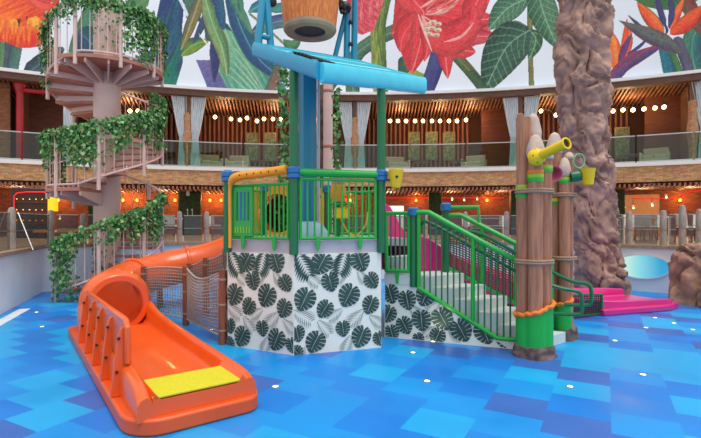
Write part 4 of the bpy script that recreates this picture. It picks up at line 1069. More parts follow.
# mauve support columns behind the tower
g = root_at('support_column', '', 'column', 'mauve columns carrying the tipping bucket')
MB().lathe([(0.13,0.0),(0.13,0.1),(0.095,0.14),(0.095,4.6)], 16).build('shaft', MAUVE, g)
for z in (1.9, 3.1, 4.2): MB().lathe([(0.097,z-0.03),(0.104,z-0.02),(0.104,z+0.02),(0.097,z+0.03)], 16).build('ring', MAUVED, g)
ksc = Kind(g)
for u, lb in ((299,'left mauve column under the tipping bucket'), (314.5,'middle mauve column under the tipping bucket'), (328,'right mauve column under the tipping bucket')):
    p = P(u, 200, 9.3); ksc.put((p.x, p.y, 0), 0, lb)
pc = P(321, 200, 9.75)
rows = []
for k in range(60):
    z = 0.0+k*0.075; ring = []
    for i in range(20):
        a = 2*PI*i/20; q = Vector((math.cos(a)*1.3, math.sin(a)*1.3, z*3.2)); r = 0.13+0.05*noise.noise(q*1.7)+0.03*noise.noise(q*5); ring.append((pc.x+r*math.cos(a), pc.y+r*math.sin(a), z))
    rows.append(ring)
o = MB().loft(rows, True, True).build('rough_trunk', ROCKD, smooth=60); tag(o, 'dark rough trunk between the mauve columns behind the blue shaft', 'tree trunk')
def colivy(u, y, z0, z1, n, w): 
    out = []
    for _ in range(n):
        p = P(u, 200, y); p.z = random.uniform(z0, z1); p.x += random.gauss(0, w); p.y += random.gauss(0, w); out.append((p, Vector((random.gauss(0,.4),-1,0.2)), 0.09*random.uniform(0.6,1.2)))
    return out
ivy('climbing_ivy', 'climbing ivy strip left of the front green tower post', colivy(284, 8.4, 0.05, 4.75, 600, 0.06), 'climbing ivy plants')
ivy('climbing_ivy', 'climbing ivy strip right of the mauve columns', colivy(337, 8.8, 0.05, 4.4, 320, 0.04), 'climbing ivy plants')
# tipping bucket
bc = Vector((-0.62, 7.15, 4.53))
tb = thing('tipping_bucket', 'large wooden tipping bucket high above the blue roof', 'bucket', (bc.x, bc.y, bc.z))
BW = mat('bucket_stave_wood', (238, 138, 66), 0.5, rgb2=(192, 100, 46), scale=7, stretch=(9,9,0.5), bump=0.15)
mb = MB(); prof = [(0.385,0.0),(0.40,0.06),(0.43,0.3),(0.47,0.75),(0.49,1.1)]
rings = []
ns = 72
for r, z in prof:
    rings.append([(bc.x+(r-(0.012 if i % 4 == 0 else 0))*math.cos(2*PI*i/ns), bc.y+(r-(0.012 if i % 4 == 0 else 0))*math.sin(2*PI*i/ns), bc.z+z) for i in range(ns)])
mb.loft(rings, True).build('staves', BW, tb, smooth=0)
RIMM = mat('bucket_rim_stone', (166, 140, 112), 0.7, var=0.12)
MB().lathe([(0.24,0.05),(0.24,-0.03),(0.30,-0.045),(0.38,-0.035),(0.405,0.0),(0.40,0.05)], 40, bc).build('bottom_rim', RIMM, tb, fix=True)
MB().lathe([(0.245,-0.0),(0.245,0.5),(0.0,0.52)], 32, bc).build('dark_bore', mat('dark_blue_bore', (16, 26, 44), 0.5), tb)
MB().lathe([(0.48,0.8),(0.495,0.8),(0.505,0.9),(0.485,0.9)], 40, bc).build('hoop', DARK, tb)
# blue frame that carries the bucket
bf = thing('bucket_frame', 'blue steel frame struts standing on the roof beside the bucket', 'frame', (bc.x, bc.y+0.3, 4.0))
def strut(p, q, r=0.04): MB().tube([p, q], r, 10).build('strut', TEAL, bf)
y_ = 6.75
strut(P(258,46,6.45), P(264,-12,y_), 0.055); strut(P(271,50,6.5), P(266,-12,y_), 0.05); strut(P(259,36,6.5), P(270,38,6.5), 0.035)
MB().ball(P(272,2,y_), 0.07, 10, 8).build('joint_ball', DARK, bf)
y_ = 7.4
strut(P(335,57,y_), P(346,12,y_), 0.04); strut(P(346.5,60,y_), P(347.5,10,y_), 0.05); strut(P(354,62,y_), P(355,-14,y_), 0.05)
strut(P(264,-10,y_), P(356,-10,y_), 0.05)
jb = MB().ball(P(345,8,y_-0.05), 0.1, 12, 8).build('joint_ball', DARK, bf)
for v in (22, 44): MB().ball(P(351,v,y_-0.05), 0.035, 10, 8).build('joint_bolt', DARK, bf)
for dx, dy in ((-4,-2),(4,-1),(0,5),(-3,4)): MB().ball(P(345+dx,8+dy,y_-0.13), 0.035, 8, 6).build('joint_bolt', DARK, bf)
MB().tube([P(336,-3,7.3), P(345,8,7.35)], 0.05, 10).build('bucket_axle', DARK, bf)

# =================================================================== STAIRCASE
sd = Vector((0.930,-0.367,0)); sw = Vector((0.367,0.930,0)); S0 = Vector((0.66,6.42,0))
def S(s, w, z): q = S0+sd*s+sw*w; return Vector((q.x, q.y, z))
SWD = 0.60; LZ = 0.87; RI = 0.145; RN = 0.285; S1 = 0.44; SK = 0.6
sc = thing('staircase', 'pale grey staircase with green railings and leaf printed side', 'staircase', (S0.x, S0.y, 0))
def stepbox(s0, s1, z0, z1, name): MB().slab([S(s0+SK*0.03,0.03,z0), S(s1+SK*0.03,0.03,z0), S(s1+SK*SWD,SWD,z0), S(s0+SK*SWD,SWD,z0)], (0,0,z1-z0)).build(name, STEPC, sc, bevel=0.006)
pk = lambda s_: Q0+Vector((math.cos(math.radians(18.4)), math.sin(math.radians(18.4)), 0))*s_+Vector((0.01,-0.03,0))
MB().slab([S(-0.19,0.03,0), S(S1+0.02,0.03,0), S(S1+SK*SWD,SWD,0), Z(pk(0.75),0), Z(pk(-0.36),0)], (0,0,LZ)).build('landing', STEPC, sc, bevel=0.006)
for k in range(5):
    z = LZ-RI*(k+1); stepbox(S1+RN*k, S1+RN*(k+1)+0.02-(0.12 if k == 4 else 0), 0.0, z, 'step')
MB().slab([S(-0.2,0.05,LZ), S(0.02,0.05,LZ), S(0.10,0.42,LZ), S(-0.02,0.42,LZ)], (0,0,0.25)).build('step', STEPC, sc, bevel=0.006)
# printed side panel: polygon under the stringer
top = [(-0.2,0.75),(0.22,0.75),(1.32,0.08),(1.78,0.06),(1.78,0.0),(-0.2,0.0)]
nn = -sw
mb = MB(); mb.slab([S(s,0.0,z) for s, z in top], sw*0.03)
SP = [(-0.12,0.62,0.14,0.3,1),(-0.14,0.34,0.13,-0.4,1),(-0.1,0.08,0.12,0.3,1),(0.22,0.40,0.13,0.9,2),(0.5,0.48,0.13,-0.8,2),(0.75,0.14,0.13,0.9,2),(1.0,0.28,0.12,-0.9,2),(1.27,0.20,0.1,0.8,2),(0.44,0.14,0.11,-0.9,2),(0.12,0.55,0.14,0.2,1),(0.38,0.62,0.15,-0.4,1),(0.08,0.20,0.13,0.5,1),(0.32,0.29,0.15,0.1,1),(0.60,0.33,0.16,0.5,1),(0.54,0.09,0.12,-0.4,1),(0.84,0.20,0.16,0.5,1),
      (1.14,0.19,0.15,0.4,1),(1.40,0.12,0.13,0.5,1),(0.72,0.52,0.13,0.9,1),(0.97,0.42,0.12,-0.7,1),(0.28,0.03,0.09,0.4,1),(1.62,0.07,0.1,0.6,1)]
leaves(mb, SP, S0, sd, nn, [(-0.19,0.01),(1.42,0.01),(0.22,0.74),(-0.19,0.74)])
mb.build('printed_side', [WHITEP, LEAFP, LEAFG], sc, smooth=0, fix=False)
MB().slab([S(-0.2,-0.012,0.75), S(0.22,-0.012,0.75), S(0.22,-0.012,LZ+0.01), S(-0.2,-0.012,LZ+0.01)], sw*0.03).build('landing_edge', STEPC, sc)
# near railing
def np_(s, z, w=-0.03): return S(s, w, z)
se = 1.72
nw = MB().tube([np_(0.21,0.72,0.0), np_(0.21,1.74,0.0)], 0.05, 12).build('newel_post', DGREEN, sc)
q = np_(0.21,0,0.0); MB().lathe([(0.055,1.68),(0.08,1.69),(0.08,1.78),(0.05,1.80)], 14, (q.x,q.y,0)).build('newel_cap', BLUECAP, nw)
tz = lambda s: 1.73-0.555*(s-0.42) if s > 0.42 else 1.73
bz = lambda s: lerp(0.72, 0.13, (s-0.28)/(1.30-0.28)) if s < 1.30 else 0.13
r1 = MB(); r1.tube([np_(0.24,1.73), np_(0.42,1.73), np_(se,tz(se))], 0.036, 10); r1.tube([np_(0.28,0.72), np_(1.30,0.13), np_(se+0.05,0.13)], 0.03, 8)
for s in (0.29, 1.0): r1.tube([np_(s,bz(s)), np_(s,tz(s))], 0.028, 8)
nr = r1.build('stair_railing', GREEN, sc)
s = 0.365
while s < se-0.02:
    if abs(s-1.0) > 0.03: MB().tube([np_(s,bz(s)), np_(s,tz(s))], 0.0115, 6).build('baluster', DGREEN, nr)
    s += 0.078
hz = lambda s: tz(s)-0.14
MB().tube(smoothpath([np_(0.25,1.46,0.06),np_(0.30,1.56,0.06),np_(0.42,hz(0.42),0.06),np_(1.0,hz(1.0),0.06),np_(1.55,hz(1.55),0.06),np_(2.0,0.80,0.06),np_(2.22,0.76,0.06),np_(2.27,0.70,0.06),np_(2.27,0.52,0.06),np_(2.21,0.48,0.06),np_(1.95,0.47,0.06)],6), 0.024, 8).build('handrail', DGREEN, sc)
# landing guard between tower post and newel
lg = MB(); A_, B2 = S(-0.17,-0.01,0), S(0.15,-0.01,0)
for p_, q_ in ((Z(A_,0.93),Z(B2,0.93)),(Z(A_,1.72),Z(B2,1.72)),(Z(A_,0.9),Z(A_,1.74)),(Z(B2,0.9),Z(B2,1.74))): lg.tube([p_,q_], 0.026, 8)
lgo = lg.build('landing_guard', GREEN, sc)
for i in range(4): p = A_.lerp(B2, (i+1)/5); MB().tube([Z(p,0.93), Z(p,1.72)], 0.0115, 6).build('baluster', DGREEN, lgo)
p = A_.lerp(B2, 0.5); MB().slab([Z(p,0.95)+sd*0.03, Z(p,0.76)+sd*0.015, Z(p,0.76)-sd*0.015, Z(p,0.95)-sd*0.03], -sw*0.02).build('foot_bracket', GREEN, lgo)
# far railing with rope net infill
fw = SWD+0.03
fp = MB().tube([S(0.54,fw,0.5), S(0.54,fw,1.82)], 0.05, 12).build('newel_post', DGREEN, sc)
q = S(0.54,fw,0); MB().lathe([(0.055,1.76),(0.08,1.77),(0.08,1.86),(0.05,1.88)], 14, (q.x,q.y,0)).build('newel_cap', BLUECAP, fp)
ftz = lambda s: 1.70-0.535*(s-0.75) if s > 0.75 else 1.70
fr = MB(); fr.tube([S(0.56,fw,1.70), S(0.75,fw,1.70), S(1.95,fw,ftz(1.95))], 0.036, 10)
fr.tube([S(0.58,fw,0.93), S(1.95,fw,0.26)], 0.024, 8)
for s in (1.05, 1.5, 1.95): fr.tube([S(s,fw,0.1), S(s,fw,ftz(s))], 0.03, 8)
fro = fr.build('stair_railing', GREEN, sc)
fh = MB(); fh.tube([S(0.56,fw,1.81), S(1.0,fw,1.81), S(1.0,fw,1.55)], 0.03, 8); fh.build('guard_hoop', GREEN, sc)
def netmesh(fn, nu_, nv_, r=0.006):
    mb = MB()
    for i in range(nu_+1): mb.tube([fn(i/nu_, k/10) for k in range(11)], r, 4, cap=False)
    for j in range(nv_+1): mb.tube([fn(k/16, j/nv_) for k in range(17)], r, 4, cap=False)
    return mb
BROWNC = mat('brown_cord', (120, 74, 60), 0.9, var=0.1)
netmesh(lambda a, b: S(lerp(0.60,1.95,a), fw, lerp(lerp(0.92,0.26,a), ftz(lerp(0.60,1.95,a))-0.16, b)), 30, 20, 0.008).build('net_infill', BROWNC, sc)
MB().tube(smoothpath([S(0.62,fw-0.07,1.45),S(1.0,fw-0.07,ftz(1.0)-0.12),S(1.6,fw-0.07,ftz(1.6)-0.12),S(2.15,fw-0.07,0.84),S(2.36,fw-0.07,0.80),S(2.42,fw-0.07,0.74),S(2.42,fw-0.07,0.56),S(2.36,fw-0.07,0.52),S(2.1,fw-0.07,0.51)],6), 0.024, 8).build('handrail', DGREEN, sc)

# =================================================================== LOG BUNDLES
def log(mb_parent, p, r, ztop, tip, name='log'):
    p = Vector(p); L = ztop-tip
    rows = []
    for k in range(13):
        z = L*k/12; ring = []
        for i in range(14):
            a = 2*PI*i/14; rr = r*(1.0+0.05*noise.noise(Vector((math.cos(a),math.sin(a),z*0.9))*1.6)); ring.append((p.x+rr*math.cos(a), p.y+rr*math.sin(a), z))
        rows.append(ring)
    o = MB().loft(rows, True, True).build(name, WOOD, mb_parent, smooth=60)
    if tip > 0:
        rows = []
        for k in range(13):
            t = k/12; z = L+tip*t; rr0 = r*(1.0+0.22*math.sin(PI*min(1,t*1.6))*(1-t))*math.sqrt(max(0.0, 1-(t**3.2)))
            ring = []
            for i in range(20):
                a = 2*PI*i/20; ring.append((p.x+rr0*(1+0.10*abs(math.cos(2.5*a)))*math.cos(a), p.y+rr0*(1+0.10*abs(math.cos(2.5*a)))*math.sin(a), z))
            rows.append(ring)
        MB().loft(rows, True, True).build('carved_tip', TIP, o, smooth=50)
    return o
def hull(pts, r, n=36):
    c = sum(pts, Vector((0,0,0)))/len(pts); out = []
    for i in range(n):
        a = 2*PI*i/n; d = Vector((math.cos(a), math.sin(a), 0)); out.append(c+d*max((p-c).dot(d)+r*0.96 for p in pts))
    return out
def ropetie(par, pts, r, z, m=ROPE, rr=0.016, turns=2, tilt=0.0):
    h = hull(pts, r+0.008); c = sum(h, Vector((0,0,0)))/len(h)
    mb = MB()
    for t in range(turns): mb.tube([Z(q, z+t*rr*1.7+tilt*(q.x-c.x)) for q in h], rr, 8, closed=True)
    return mb.build('rope_tie', m, par)
def footrock(par, pts, r, h, m=ROCKD):
    hl = hull(pts, r, 40); c = sum(hl, Vector((0,0,0)))/len(hl); rows = []
    for k in range(9):
        t = k/8; ring = []
        for q in hl:
            d = (q-c); s = 1.22-0.10*t+0.16*noise.noise(Vector((q.x*9,q.y*9,t*2.4)))-(0.35*(t-0.8)/0.2 if t > 0.8 else 0)
            ring.append((c.x+d.x*s, c.y+d.y*s, h*t))
        rows.append(ring)
    return MB().loft(rows, True, True).build('rock_foot', m, par, smooth=50)
def paintbase(par, logs, z1, r, tilt):
    h = hull(logs, r+0.010, 44); c = sum(h, Vector((0,0,0)))/len(h)
    rows = [[Z(q, 0.08) for q in h], [Z(q, 0.3) for q in h], [Z(q, z1+tilt*(q.x-c.x)) for q in h]]
    rows += [[Z(c+(q-c)*0.9, z1+tilt*(q.x-c.x)) for q in h]]
    o = MB().loft(rows, True).build('green_base', GREEN, par, smooth=50)
    MB().tube([Z(q+(q-c)*0.03, z1+tilt*(q.x-c.x)+0.01*math.sin(i*1.7)) for i, q in enumerate(h)], 0.026, 8, closed=True).build('orange_band', ORBAND, par); return o
def bands(par, p, r, zs):
    for z, m in zs: MB().lathe([(r*1.06,z-0.022),(r*1.08,z-0.01),(r*1.08,z+0.01),(r*1.06,z+0.022)], 16, (p.x,p.y,0)).build('painted_band', m, par)
def zt(v, y): return EYE-(v-V0)/F*y
la = [Z(P(523.5,200,5.62),0), Z(P(535.5,200,5.48),0), Z(P(544.5,200,5.58),0), Z(P(533,200,5.70),0)]
lb1 = thing('log_bundle', 'tall front bundle of brown logs with yellow cannon and green base', 'log bundle', (la[1].x, la[1].y, 0), 'log bundles beside the staircase')
tops = [(zt(118,5.62),0.0),(zt(134,5.48),0.27),(zt(150,5.58),0.12),(zt(113,5.70),0.34)]
for p, (t, tip) in zip(la, tops): log(lb1, p, 0.085 if tip < 0.3 else 0.082, t, tip)
ropetie(lb1, la[:3], 0.085, zt(192,5.5)); ropetie(lb1, la[:3], 0.085, zt(263,5.5)); footrock(lb1, la[:3], 0.085, 0.17); paintbase(lb1, la[:3], zt(310,5.5), 0.085, 0.35)
bands(lb1, la[1], 0.085, [(zt(172,5.45),ORBAND),(zt(176,5.45),LIME),(zt(180,5.45),GREEN)]); bands(lb1, la[0], 0.085, [(zt(191-4,5.6),LIME),(zt(196,5.6),GREEN)]); bands(lb1, la[2], 0.085, [(zt(168,5.6),LIME),(zt(171,5.6),GREEN)])
lr = [Z(P(554.5,200,6.5),0), Z(P(564.5,200,6.35),0), Z(P(569,200,6.47),0)]
lb2 = thing('log_bundle', 'shorter rear bundle of brown logs with pink horn and green nozzle', 'log bundle', (lr[0].x, lr[0].y, 0), 'log bundles beside the staircase')
for p, t, tip, r in zip(lr, (zt(132,6.5), zt(157,6.35), zt(152,6.47)), (0.3,0.26,0.1), (0.088,0.07,0.055)): log(lb2, p, r, t, tip)
ropetie(lb2, lr, 0.078, zt(196,6.4)); ropetie(lb2, lr, 0.078, zt(259,6.4)); footrock(lb2, lr, 0.078, 0.2); paintbase(lb2, lr[:2], zt(302,6.4), 0.08, 0.3)
bands(lb2, lr[1], 0.07, [(zt(179,6.35),LIME),(zt(182,6.35),GREEN)]); bands(lb2, lr[0], 0.088, [(zt(200,6.5),YELLOW),(zt(203,6.5),GREEN)])
# yellow water cannon
wc = thing('water_cannon', 'yellow water cannon on the tall front log bundle', 'water cannon', P(537,158,5.4))
a, b = P(537,157,5.36), P(567,143,4.98); d = (b-a).normalized(); M3 = d.to_track_quat('Z', 'Y').to_matrix()
MB().lathe([(0.075,-0.06),(0.098,-0.045),(0.105,0.0),(0.085,0.05),(0.055,0.08)], 20, a, M3).build('round_housing', YELLOW, wc)
Lc = (b-a).length; MB().lathe([(0.055,0.05),(0.055,Lc-0.02),(0.066,Lc-0.02),(0.066,Lc),(0.050,Lc),(0.050,Lc-0.2),(0.0,Lc-0.2)], 18, a, M3).build('barrel', YELLOW, wc)
MB().lathe([(0.049,Lc-0.18),(0.049,Lc-0.02)], 16, a, M3).build('bore', DARK, wc)
for k in range(6): MB().ball(a+M3@Vector((0.085*math.cos(k*PI/3),0.085*math.sin(k*PI/3),0.03)), 0.012, 6, 5).build('bolt', DARK, wc)
# pink horn
ph_ = thing('pink_horn', 'pink horn spout on the rear log bundle below the cannon', 'horn', P(552,171,6.35))
a, b = P(551,168,6.36), P(554,174,5.95); d = (b-a).normalized(); M3 = d.to_track_quat('Z', 'Y').to_matrix(); Lh = (b-a).length
MB().lathe([(0.03,0.0),(0.04,Lh*0.4),(0.07,Lh*0.75),(0.105,Lh),(0.095,Lh),(0.06,Lh*0.75),(0.0,Lh*0.6)], 20, a, M3).build('flare', LPINK, ph_); MB().tube([P(551,168,6.34), P(546,163,6.28)], 0.02, 8).build('spout_pipe', LPINK, ph_)
# green nozzle with yellow cup and ring
nz = thing('spill_nozzle', 'green nozzle with hanging yellow cup on the rear log bundle', 'water toy', P(575,177,6.3))
a, b = P(571,177,6.3), P(585,175,6.25)
MB().tube([a, a.lerp(b,0.5), b], [0.07,0.075,0.05], 14).build('nozzle_body', DGREEN, nz)
MB().lathe([(0.055,-0.11),(0.065,-0.10),(0.092,0.10),(0.10,0.115),(0.088,0.115),(0.055,-0.07),(0.0,-0.07)], 18, P(588,177,6.22)).build('yellow_cup', YELLOW, nz)
GRN_T = mat('pale_green_ring', (120, 186, 140), 0.4); rc = P(579,161,6.3)
MB().tube([rc+Vector((0.075*math.cos(2*PI*i/20),0,0.095*math.sin(2*PI*i/20))) for i in range(20)], 0.012, 6, closed=True).build('green_ring', GRN_T, nz); MB().tube([rc-Vector((0,0,0.09)), b], 0.014, 6).build('ring_stem', GRN_T, nz)

# =================================================================== ORANGE TUBE SLIDE
A0 = Vector((-1.19,3.72,0)); A1 = Vector((-3.5,6.85,0)); sf = (A1-A0).normalized(); sn = Vector((sf.y,-sf.x,0)); SL = (A1-A0).length
def O(s, x, z): q = A0+sf*s+sn*x; return Vector((q.x, q.y, z))
sl = thing('tube_slide', 'orange tube slide with open run-out trough and yellow-green end pad', 'slide', (A0.x, A0.y, 0))
# stepped base with rounded near corners
pts = [(SL+0.05,-0.55),(0.3,-0.55)]
for k in range(7): a = PI/2*k/6; pts.append((0.3-0.30*math.sin(a)-0.06, -0.55+0.28*(1-math.cos(a))))
for k in range(7): a = PI/2*k/6; pts.append((0.24-0.28*math.cos(a)-0.02, 0.38+0.17*math.sin(a)))
pts.append((SL+0.05,0.55))
ORB = mat('orange_base_fibreglass', (226, 90, 36), 0.4, var=0.06, scale=2)
mb = MB(); q0 = [O(s,x,0) for s, x in pts]; mb.slab(q0, (0,0,0.13)); mb.build('stepped_base', ORB, sl, bevel=0.02)
# trough: one closed section lofted along the run-out
rows = []
def walls(s):
    zl = lerp(0.33, 0.40, min(1, s/0.6)) if s < 2.6 else lerp(0.40, 0.5, min(1, (s-2.6)/0.8))
    pr = [(0.0,0.325),(0.4,0.33),(1.5,0.34),(2.5,0.36),(3.0,0.38),(3.4,0.46),(4.2,0.5)]
    for i in range(len(pr)-1):
        if s <= pr[i+1][0]: zr = lerp(pr[i][1], pr[i+1][1], max(0, (s-pr[i][0])/(pr[i+1][0]-pr[i][0]))); break
    return zl, zr
ss = [0.0,0.015,0.05,0.12,0.24,0.48,0.5,0.8,1.1,1.5,1.9,2.3,2.7,3.1,3.4,3.6]
for s in ss:
    zl, zr = walls(s); k = 1.0 if s > 0.2 else (0.80+0.2*math.sin(PI/2*s/0.2)); fz = 0.255 if s < 0.49 else 0.165
    base = 0.11; zl = base+(zl-base)*k; zr = base+(zr-base)*k
    ow = 0.475; iw = 0.365
    pf = [(-ow,base),(-ow,zl-0.06),(-ow+0.03,zl-0.012),(-ow+0.07,zl),(-iw-0.02,zl-0.01),(-iw,zl-0.05),(-iw+0.01,fz+0.06),(-iw+0.06,fz),(0,fz-0.02 if s > 0.49 else fz),
          (iw-0.06,fz),(iw-0.01,fz+0.06),(iw,zr-0.05),(iw+0.02,zr-0.01),(ow-0.07,zr),(ow-0.03,zr-0.012),(ow,zr-0.06),(ow,base)]
    rows.append([O(s,x,z) for x, z in pf])
MB().loft(rows, True, True).build('run_out_trough', ORANGE, sl, smooth=50)
MB().slab([O(0.0,-0.362,0.262),O(0.0,0.362,0.262),O(0.46,0.362,0.262),O(0.46,-0.362,0.262)], (0,0,0.022)).build('end_pad', PADY, sl, bevel=0.008)
# splash guard with ribs on the left wall
g0, g1 = 0.56, 3.0
MB().slab([O(g0,-0.45,0.40),O(g1,-0.45,0.40),O(g1,-0.45,0.74),O(g0+0.1,-0.45,0.78),O(g0,-0.45,0.72)], sn*0.05).build('splash_guard', ORANGE, sl, bevel=0.015)
for s in (0.62, 1.15, 1.7, 2.25, 2.8):
    rb = MB().slab([O(s,-0.445,0.13),O(s,-0.545,0.13),O(s,-0.545,0.19),O(s,-0.50,0.60),O(s,-0.475,0.70),O(s,-0.445,0.72)], sf*0.03).build('guard_rib', ORANGE, sl, bevel=0.008)
    for z in (0.34, 0.62): MB().ball(O(s-0.004,-0.485-0.05*(0.7-z),z), 0.014, 8, 6).build('bolt', DARK, rb)
# tube with mouth collar and flanges
tpath = smoothpath([O(SL-0.45,0,0.475),(-3.5,6.85,0.48),(-3.80,7.45,0.50),(-3.88,8.2,0.57),(-3.50,8.9,0.70),(-2.75,9.25,0.87),(-2.15,9.25,1.12),(-1.65,8.95,1.44),(-1.30,8.55,1.68),(-1.15,8.15,1.74)], 6)
tp_ = MB(); tp_.tube(tpath, 0.335, 28, cap=False); to_ = tp_.build('tube', ORANGE, sl, fix=False, smooth=60)
MB().tube(tpath, 0.318, 28, cap=False).build('shaded_inner_wall', mat('shaded_red_orange', (204, 46, 20), 0.35, var=0.05), to_, fix=False, smooth=60)  # same orange plastic inside; the tube's inner shade is painted as darker red
mth = O(SL-0.46,0,0.475)
def ringat(c, d, r0, r1, w, name, m=ORANGE):
    M3 = Vector(d).normalized().to_track_quat('Z', 'Y').to_matrix()
    return MB().lathe([(r0,-w),(r1-0.015,-w),(r1,-w+0.015),(r1,w-0.015),(r1-0.015,w),(r0,w),(r0,-w)], 36, c, M3).build(name, m, sl)
ringat(mth, sf, 0.315, 0.40, 0.07, 'mouth_collar'); 
M3 = sf.to_track_quat('Z','Y').to_matrix()
MB().lathe([(0.40,0.0),(0.455,0.1),(0.455,0.24),(0.36,0.5),(0.33,0.5)], 36, mth, M3).build('mouth_flare', ORANGE, sl)
for i in (19, 27, 36, 44):
    c = tpath[i]; d = tpath[i+1]-tpath[i-1]; ringat(c, d, 0.31, 0.375, 0.03, 'tube_flange')
# steel-look supports of the tube
for i in (23, 32, 39):
    c = tpath[i]; MB().tube([(c.x,c.y,0),(c.x,c.y,c.z-0.30)], 0.05, 10).build('tube_support', DGREEN, sl)

# ---- rope net barrier
def netbarrier(posts, spans, label, group='rope net barriers'):
    t = thing('net_barrier', label, 'net barrier', (posts[1][0].x, posts[1][0].y, 0), group)
    for p, h in posts:
        o = MB().tube([(p.x,p.y,0),(p.x,p.y,h)], 0.052, 14).build('wooden_post', POSTW, t)
        for z in (0.18, 0.52, h-0.12): MB().lathe([(0.056,z-0.015),(0.06,z),(0.056,z+0.015)], 14, (p.x,p.y,0)).build('strap', ROPE, o)
    for i, (bulge, sag) in enumerate(spans):
        (p, hp_), (q, hq) = posts[i], posts[i+1]; d = (q-p).normalized(); n_ = d.cross(Vector((0,0,1)))
        p2, q2 = p+d*0.055, q-d*0.055
        def fn(a, b):
            c = p2.lerp(q2, a); k = math.sin(PI*a); top_ = lerp(hp_-0.03, hq-0.03, a)-sag*k; z = lerp(0.10+0.02*k, top_, b); c = c+n_*(bulge*k*(0.4+0.6*math.sin(PI*b))); return Vector((c.x, c.y, z))
        L = (q2-p2).length; netmesh(fn, int(L/0.05), 16, 0.0065).build('net', NETM, t)
        for b_ in (1.0, 0.0): MB().tube([fn(k/16,b_) for k in range(17)], 0.015, 8).build('edge_rope', NETM, t)
pA, pB, pC = P(144,200,7.75), P(186,200,7.25), P(222.5,200,6.12)
netbarrier([(Z(pA,0),0.86),(Z(pB,0),0.91),(Z(pC,0),0.97)], [(0.05,-0.02),(0.10,0.12)], 'rope net barrier on three wooden posts beside the orange trough')
pD, pE, pG = P(190,200,8.35), P(206,200,8.1), P(228.5,200,7.7)
netbarrier([(Z(pD,0),0.86),(Z(pE,0),0.98),(Z(pG,0),1.15)], [(0.0,0.02),(0.0,0.03)], 'rear rope net barrier below the tube beside the tower')

# =================================================================== PINK SLIDE
u1 = Vector((math.cos(math.radians(18.4)), math.sin(math.radians(18.4)), 0)); w1 = Vector((-u1.y,u1.x,0))
def K_(s, w, z): q = Q0+u1*s+w1*w; return Vector((q.x,q.y,z))
ps = thing('pink_slide', 'wide magenta slide running from the tower to a low run-out', 'slide', (Q0.x+2.5*u1.x, Q0.y+2.5*u1.y, 0))
def interp(t, s):
    for i in range(len(t)-1):
        if s <= t[i+1][0]: return lerp(t[i][1], t[i+1][1], (s-t[i][0])/(t[i+1][0]-t[i][0]))
    return t[-1][1]
FZ = [(0.02,1.33),(0.35,1.22),(0.9,0.90),(1.6,0.60),(2.4,0.36),(3.2,0.17),(4.0,0.10),(5.3,0.09)]
NZ = [(0.02,1.46),(0.35,1.36),(0.9,1.03),(1.6,0.74),(2.4,0.50),(3.2,0.30),(4.0,0.22),(5.0,0.21),(5.3,0.19)]
FW = [(0.02,1.95),(0.16,1.86),(0.36,1.52),(0.57,1.31),(0.86,1.18),(1.26,1.06),(2.0,0.82),(2.8,0.55),(3.5,0.36),(4.3,0.29),(5.0,0.27),(5.3,0.24)]
rows = []
for s in [0.02,0.08,0.16,0.25,0.36,0.46,0.57,0.7,0.86,1.05,1.26,1.6,2.0,2.4,2.8,3.2,3.5,3.9,4.3,4.8,5.3]:
    f_, a_, b_ = interp(FZ,s), interp(NZ,s), interp(FW,s); lo = (0.80 if s < 0.9 else max(0.0, f_-0.25)) if s < 3.0 else 0.0
    pf = [(0.0,lo),(0.0,a_-0.02),(0.02,a_),(0.08,a_),(0.10,a_-0.02),(0.11,f_+0.04),(0.15,f_),(0.95,f_),(1.0,f_+0.04),(1.01,b_-0.02),(1.03,b_),(1.10,b_),(1.12,b_-0.02),(1.12,lo)]
    rows.append([K_(s,w,z) for w, z in pf])
MB().loft(rows, True, True).build('slide_chute', PINK, ps, smooth=45)
MB().slab([K_(3.6,-0.10,0),K_(5.15,-0.10,0),K_(5.55,0.05,0),K_(5.5,1.0,0),K_(5.2,1.2,0),K_(3.6,1.2,0)], (0,0,0.11)).build('stepped_base', PINK, ps, bevel=0.02)
for s, z in ((1.2,0.5),(2.2,0.2)): MB().tube([K_(s,0.56,0),K_(s,0.56,z)], 0.06, 10).build('support_leg', DGREEN, ps)
# dark net beside the run-out start
nb = thing('side_net', 'dark green mesh net beside the pink slide run-out', 'net', (K_(2.9,-0.16,0)))
a, b = P(558,200,7.55), P(602,200,8.0)
fn = lambda s, t: Z(a.lerp(b, s+0.0*t), lerp(0.04, lerp(0.42,0.36,s), t))
netmesh(fn, 24, 10, 0.008).build('mesh', mat('dark_net_cord', (40, 60, 56), 0.9), nb); f_ = MB()
f_.tube([fn(0,0),fn(0,1),fn(1,1),fn(1,0)], 0.014, 6, closed=True); f_.tube([Z(a,0),Z(a,0.42)], 0.02, 8); f_.tube([Z(b,0),Z(b,0.36)], 0.02, 8); f_.build('net_frame', DGREEN, nb)

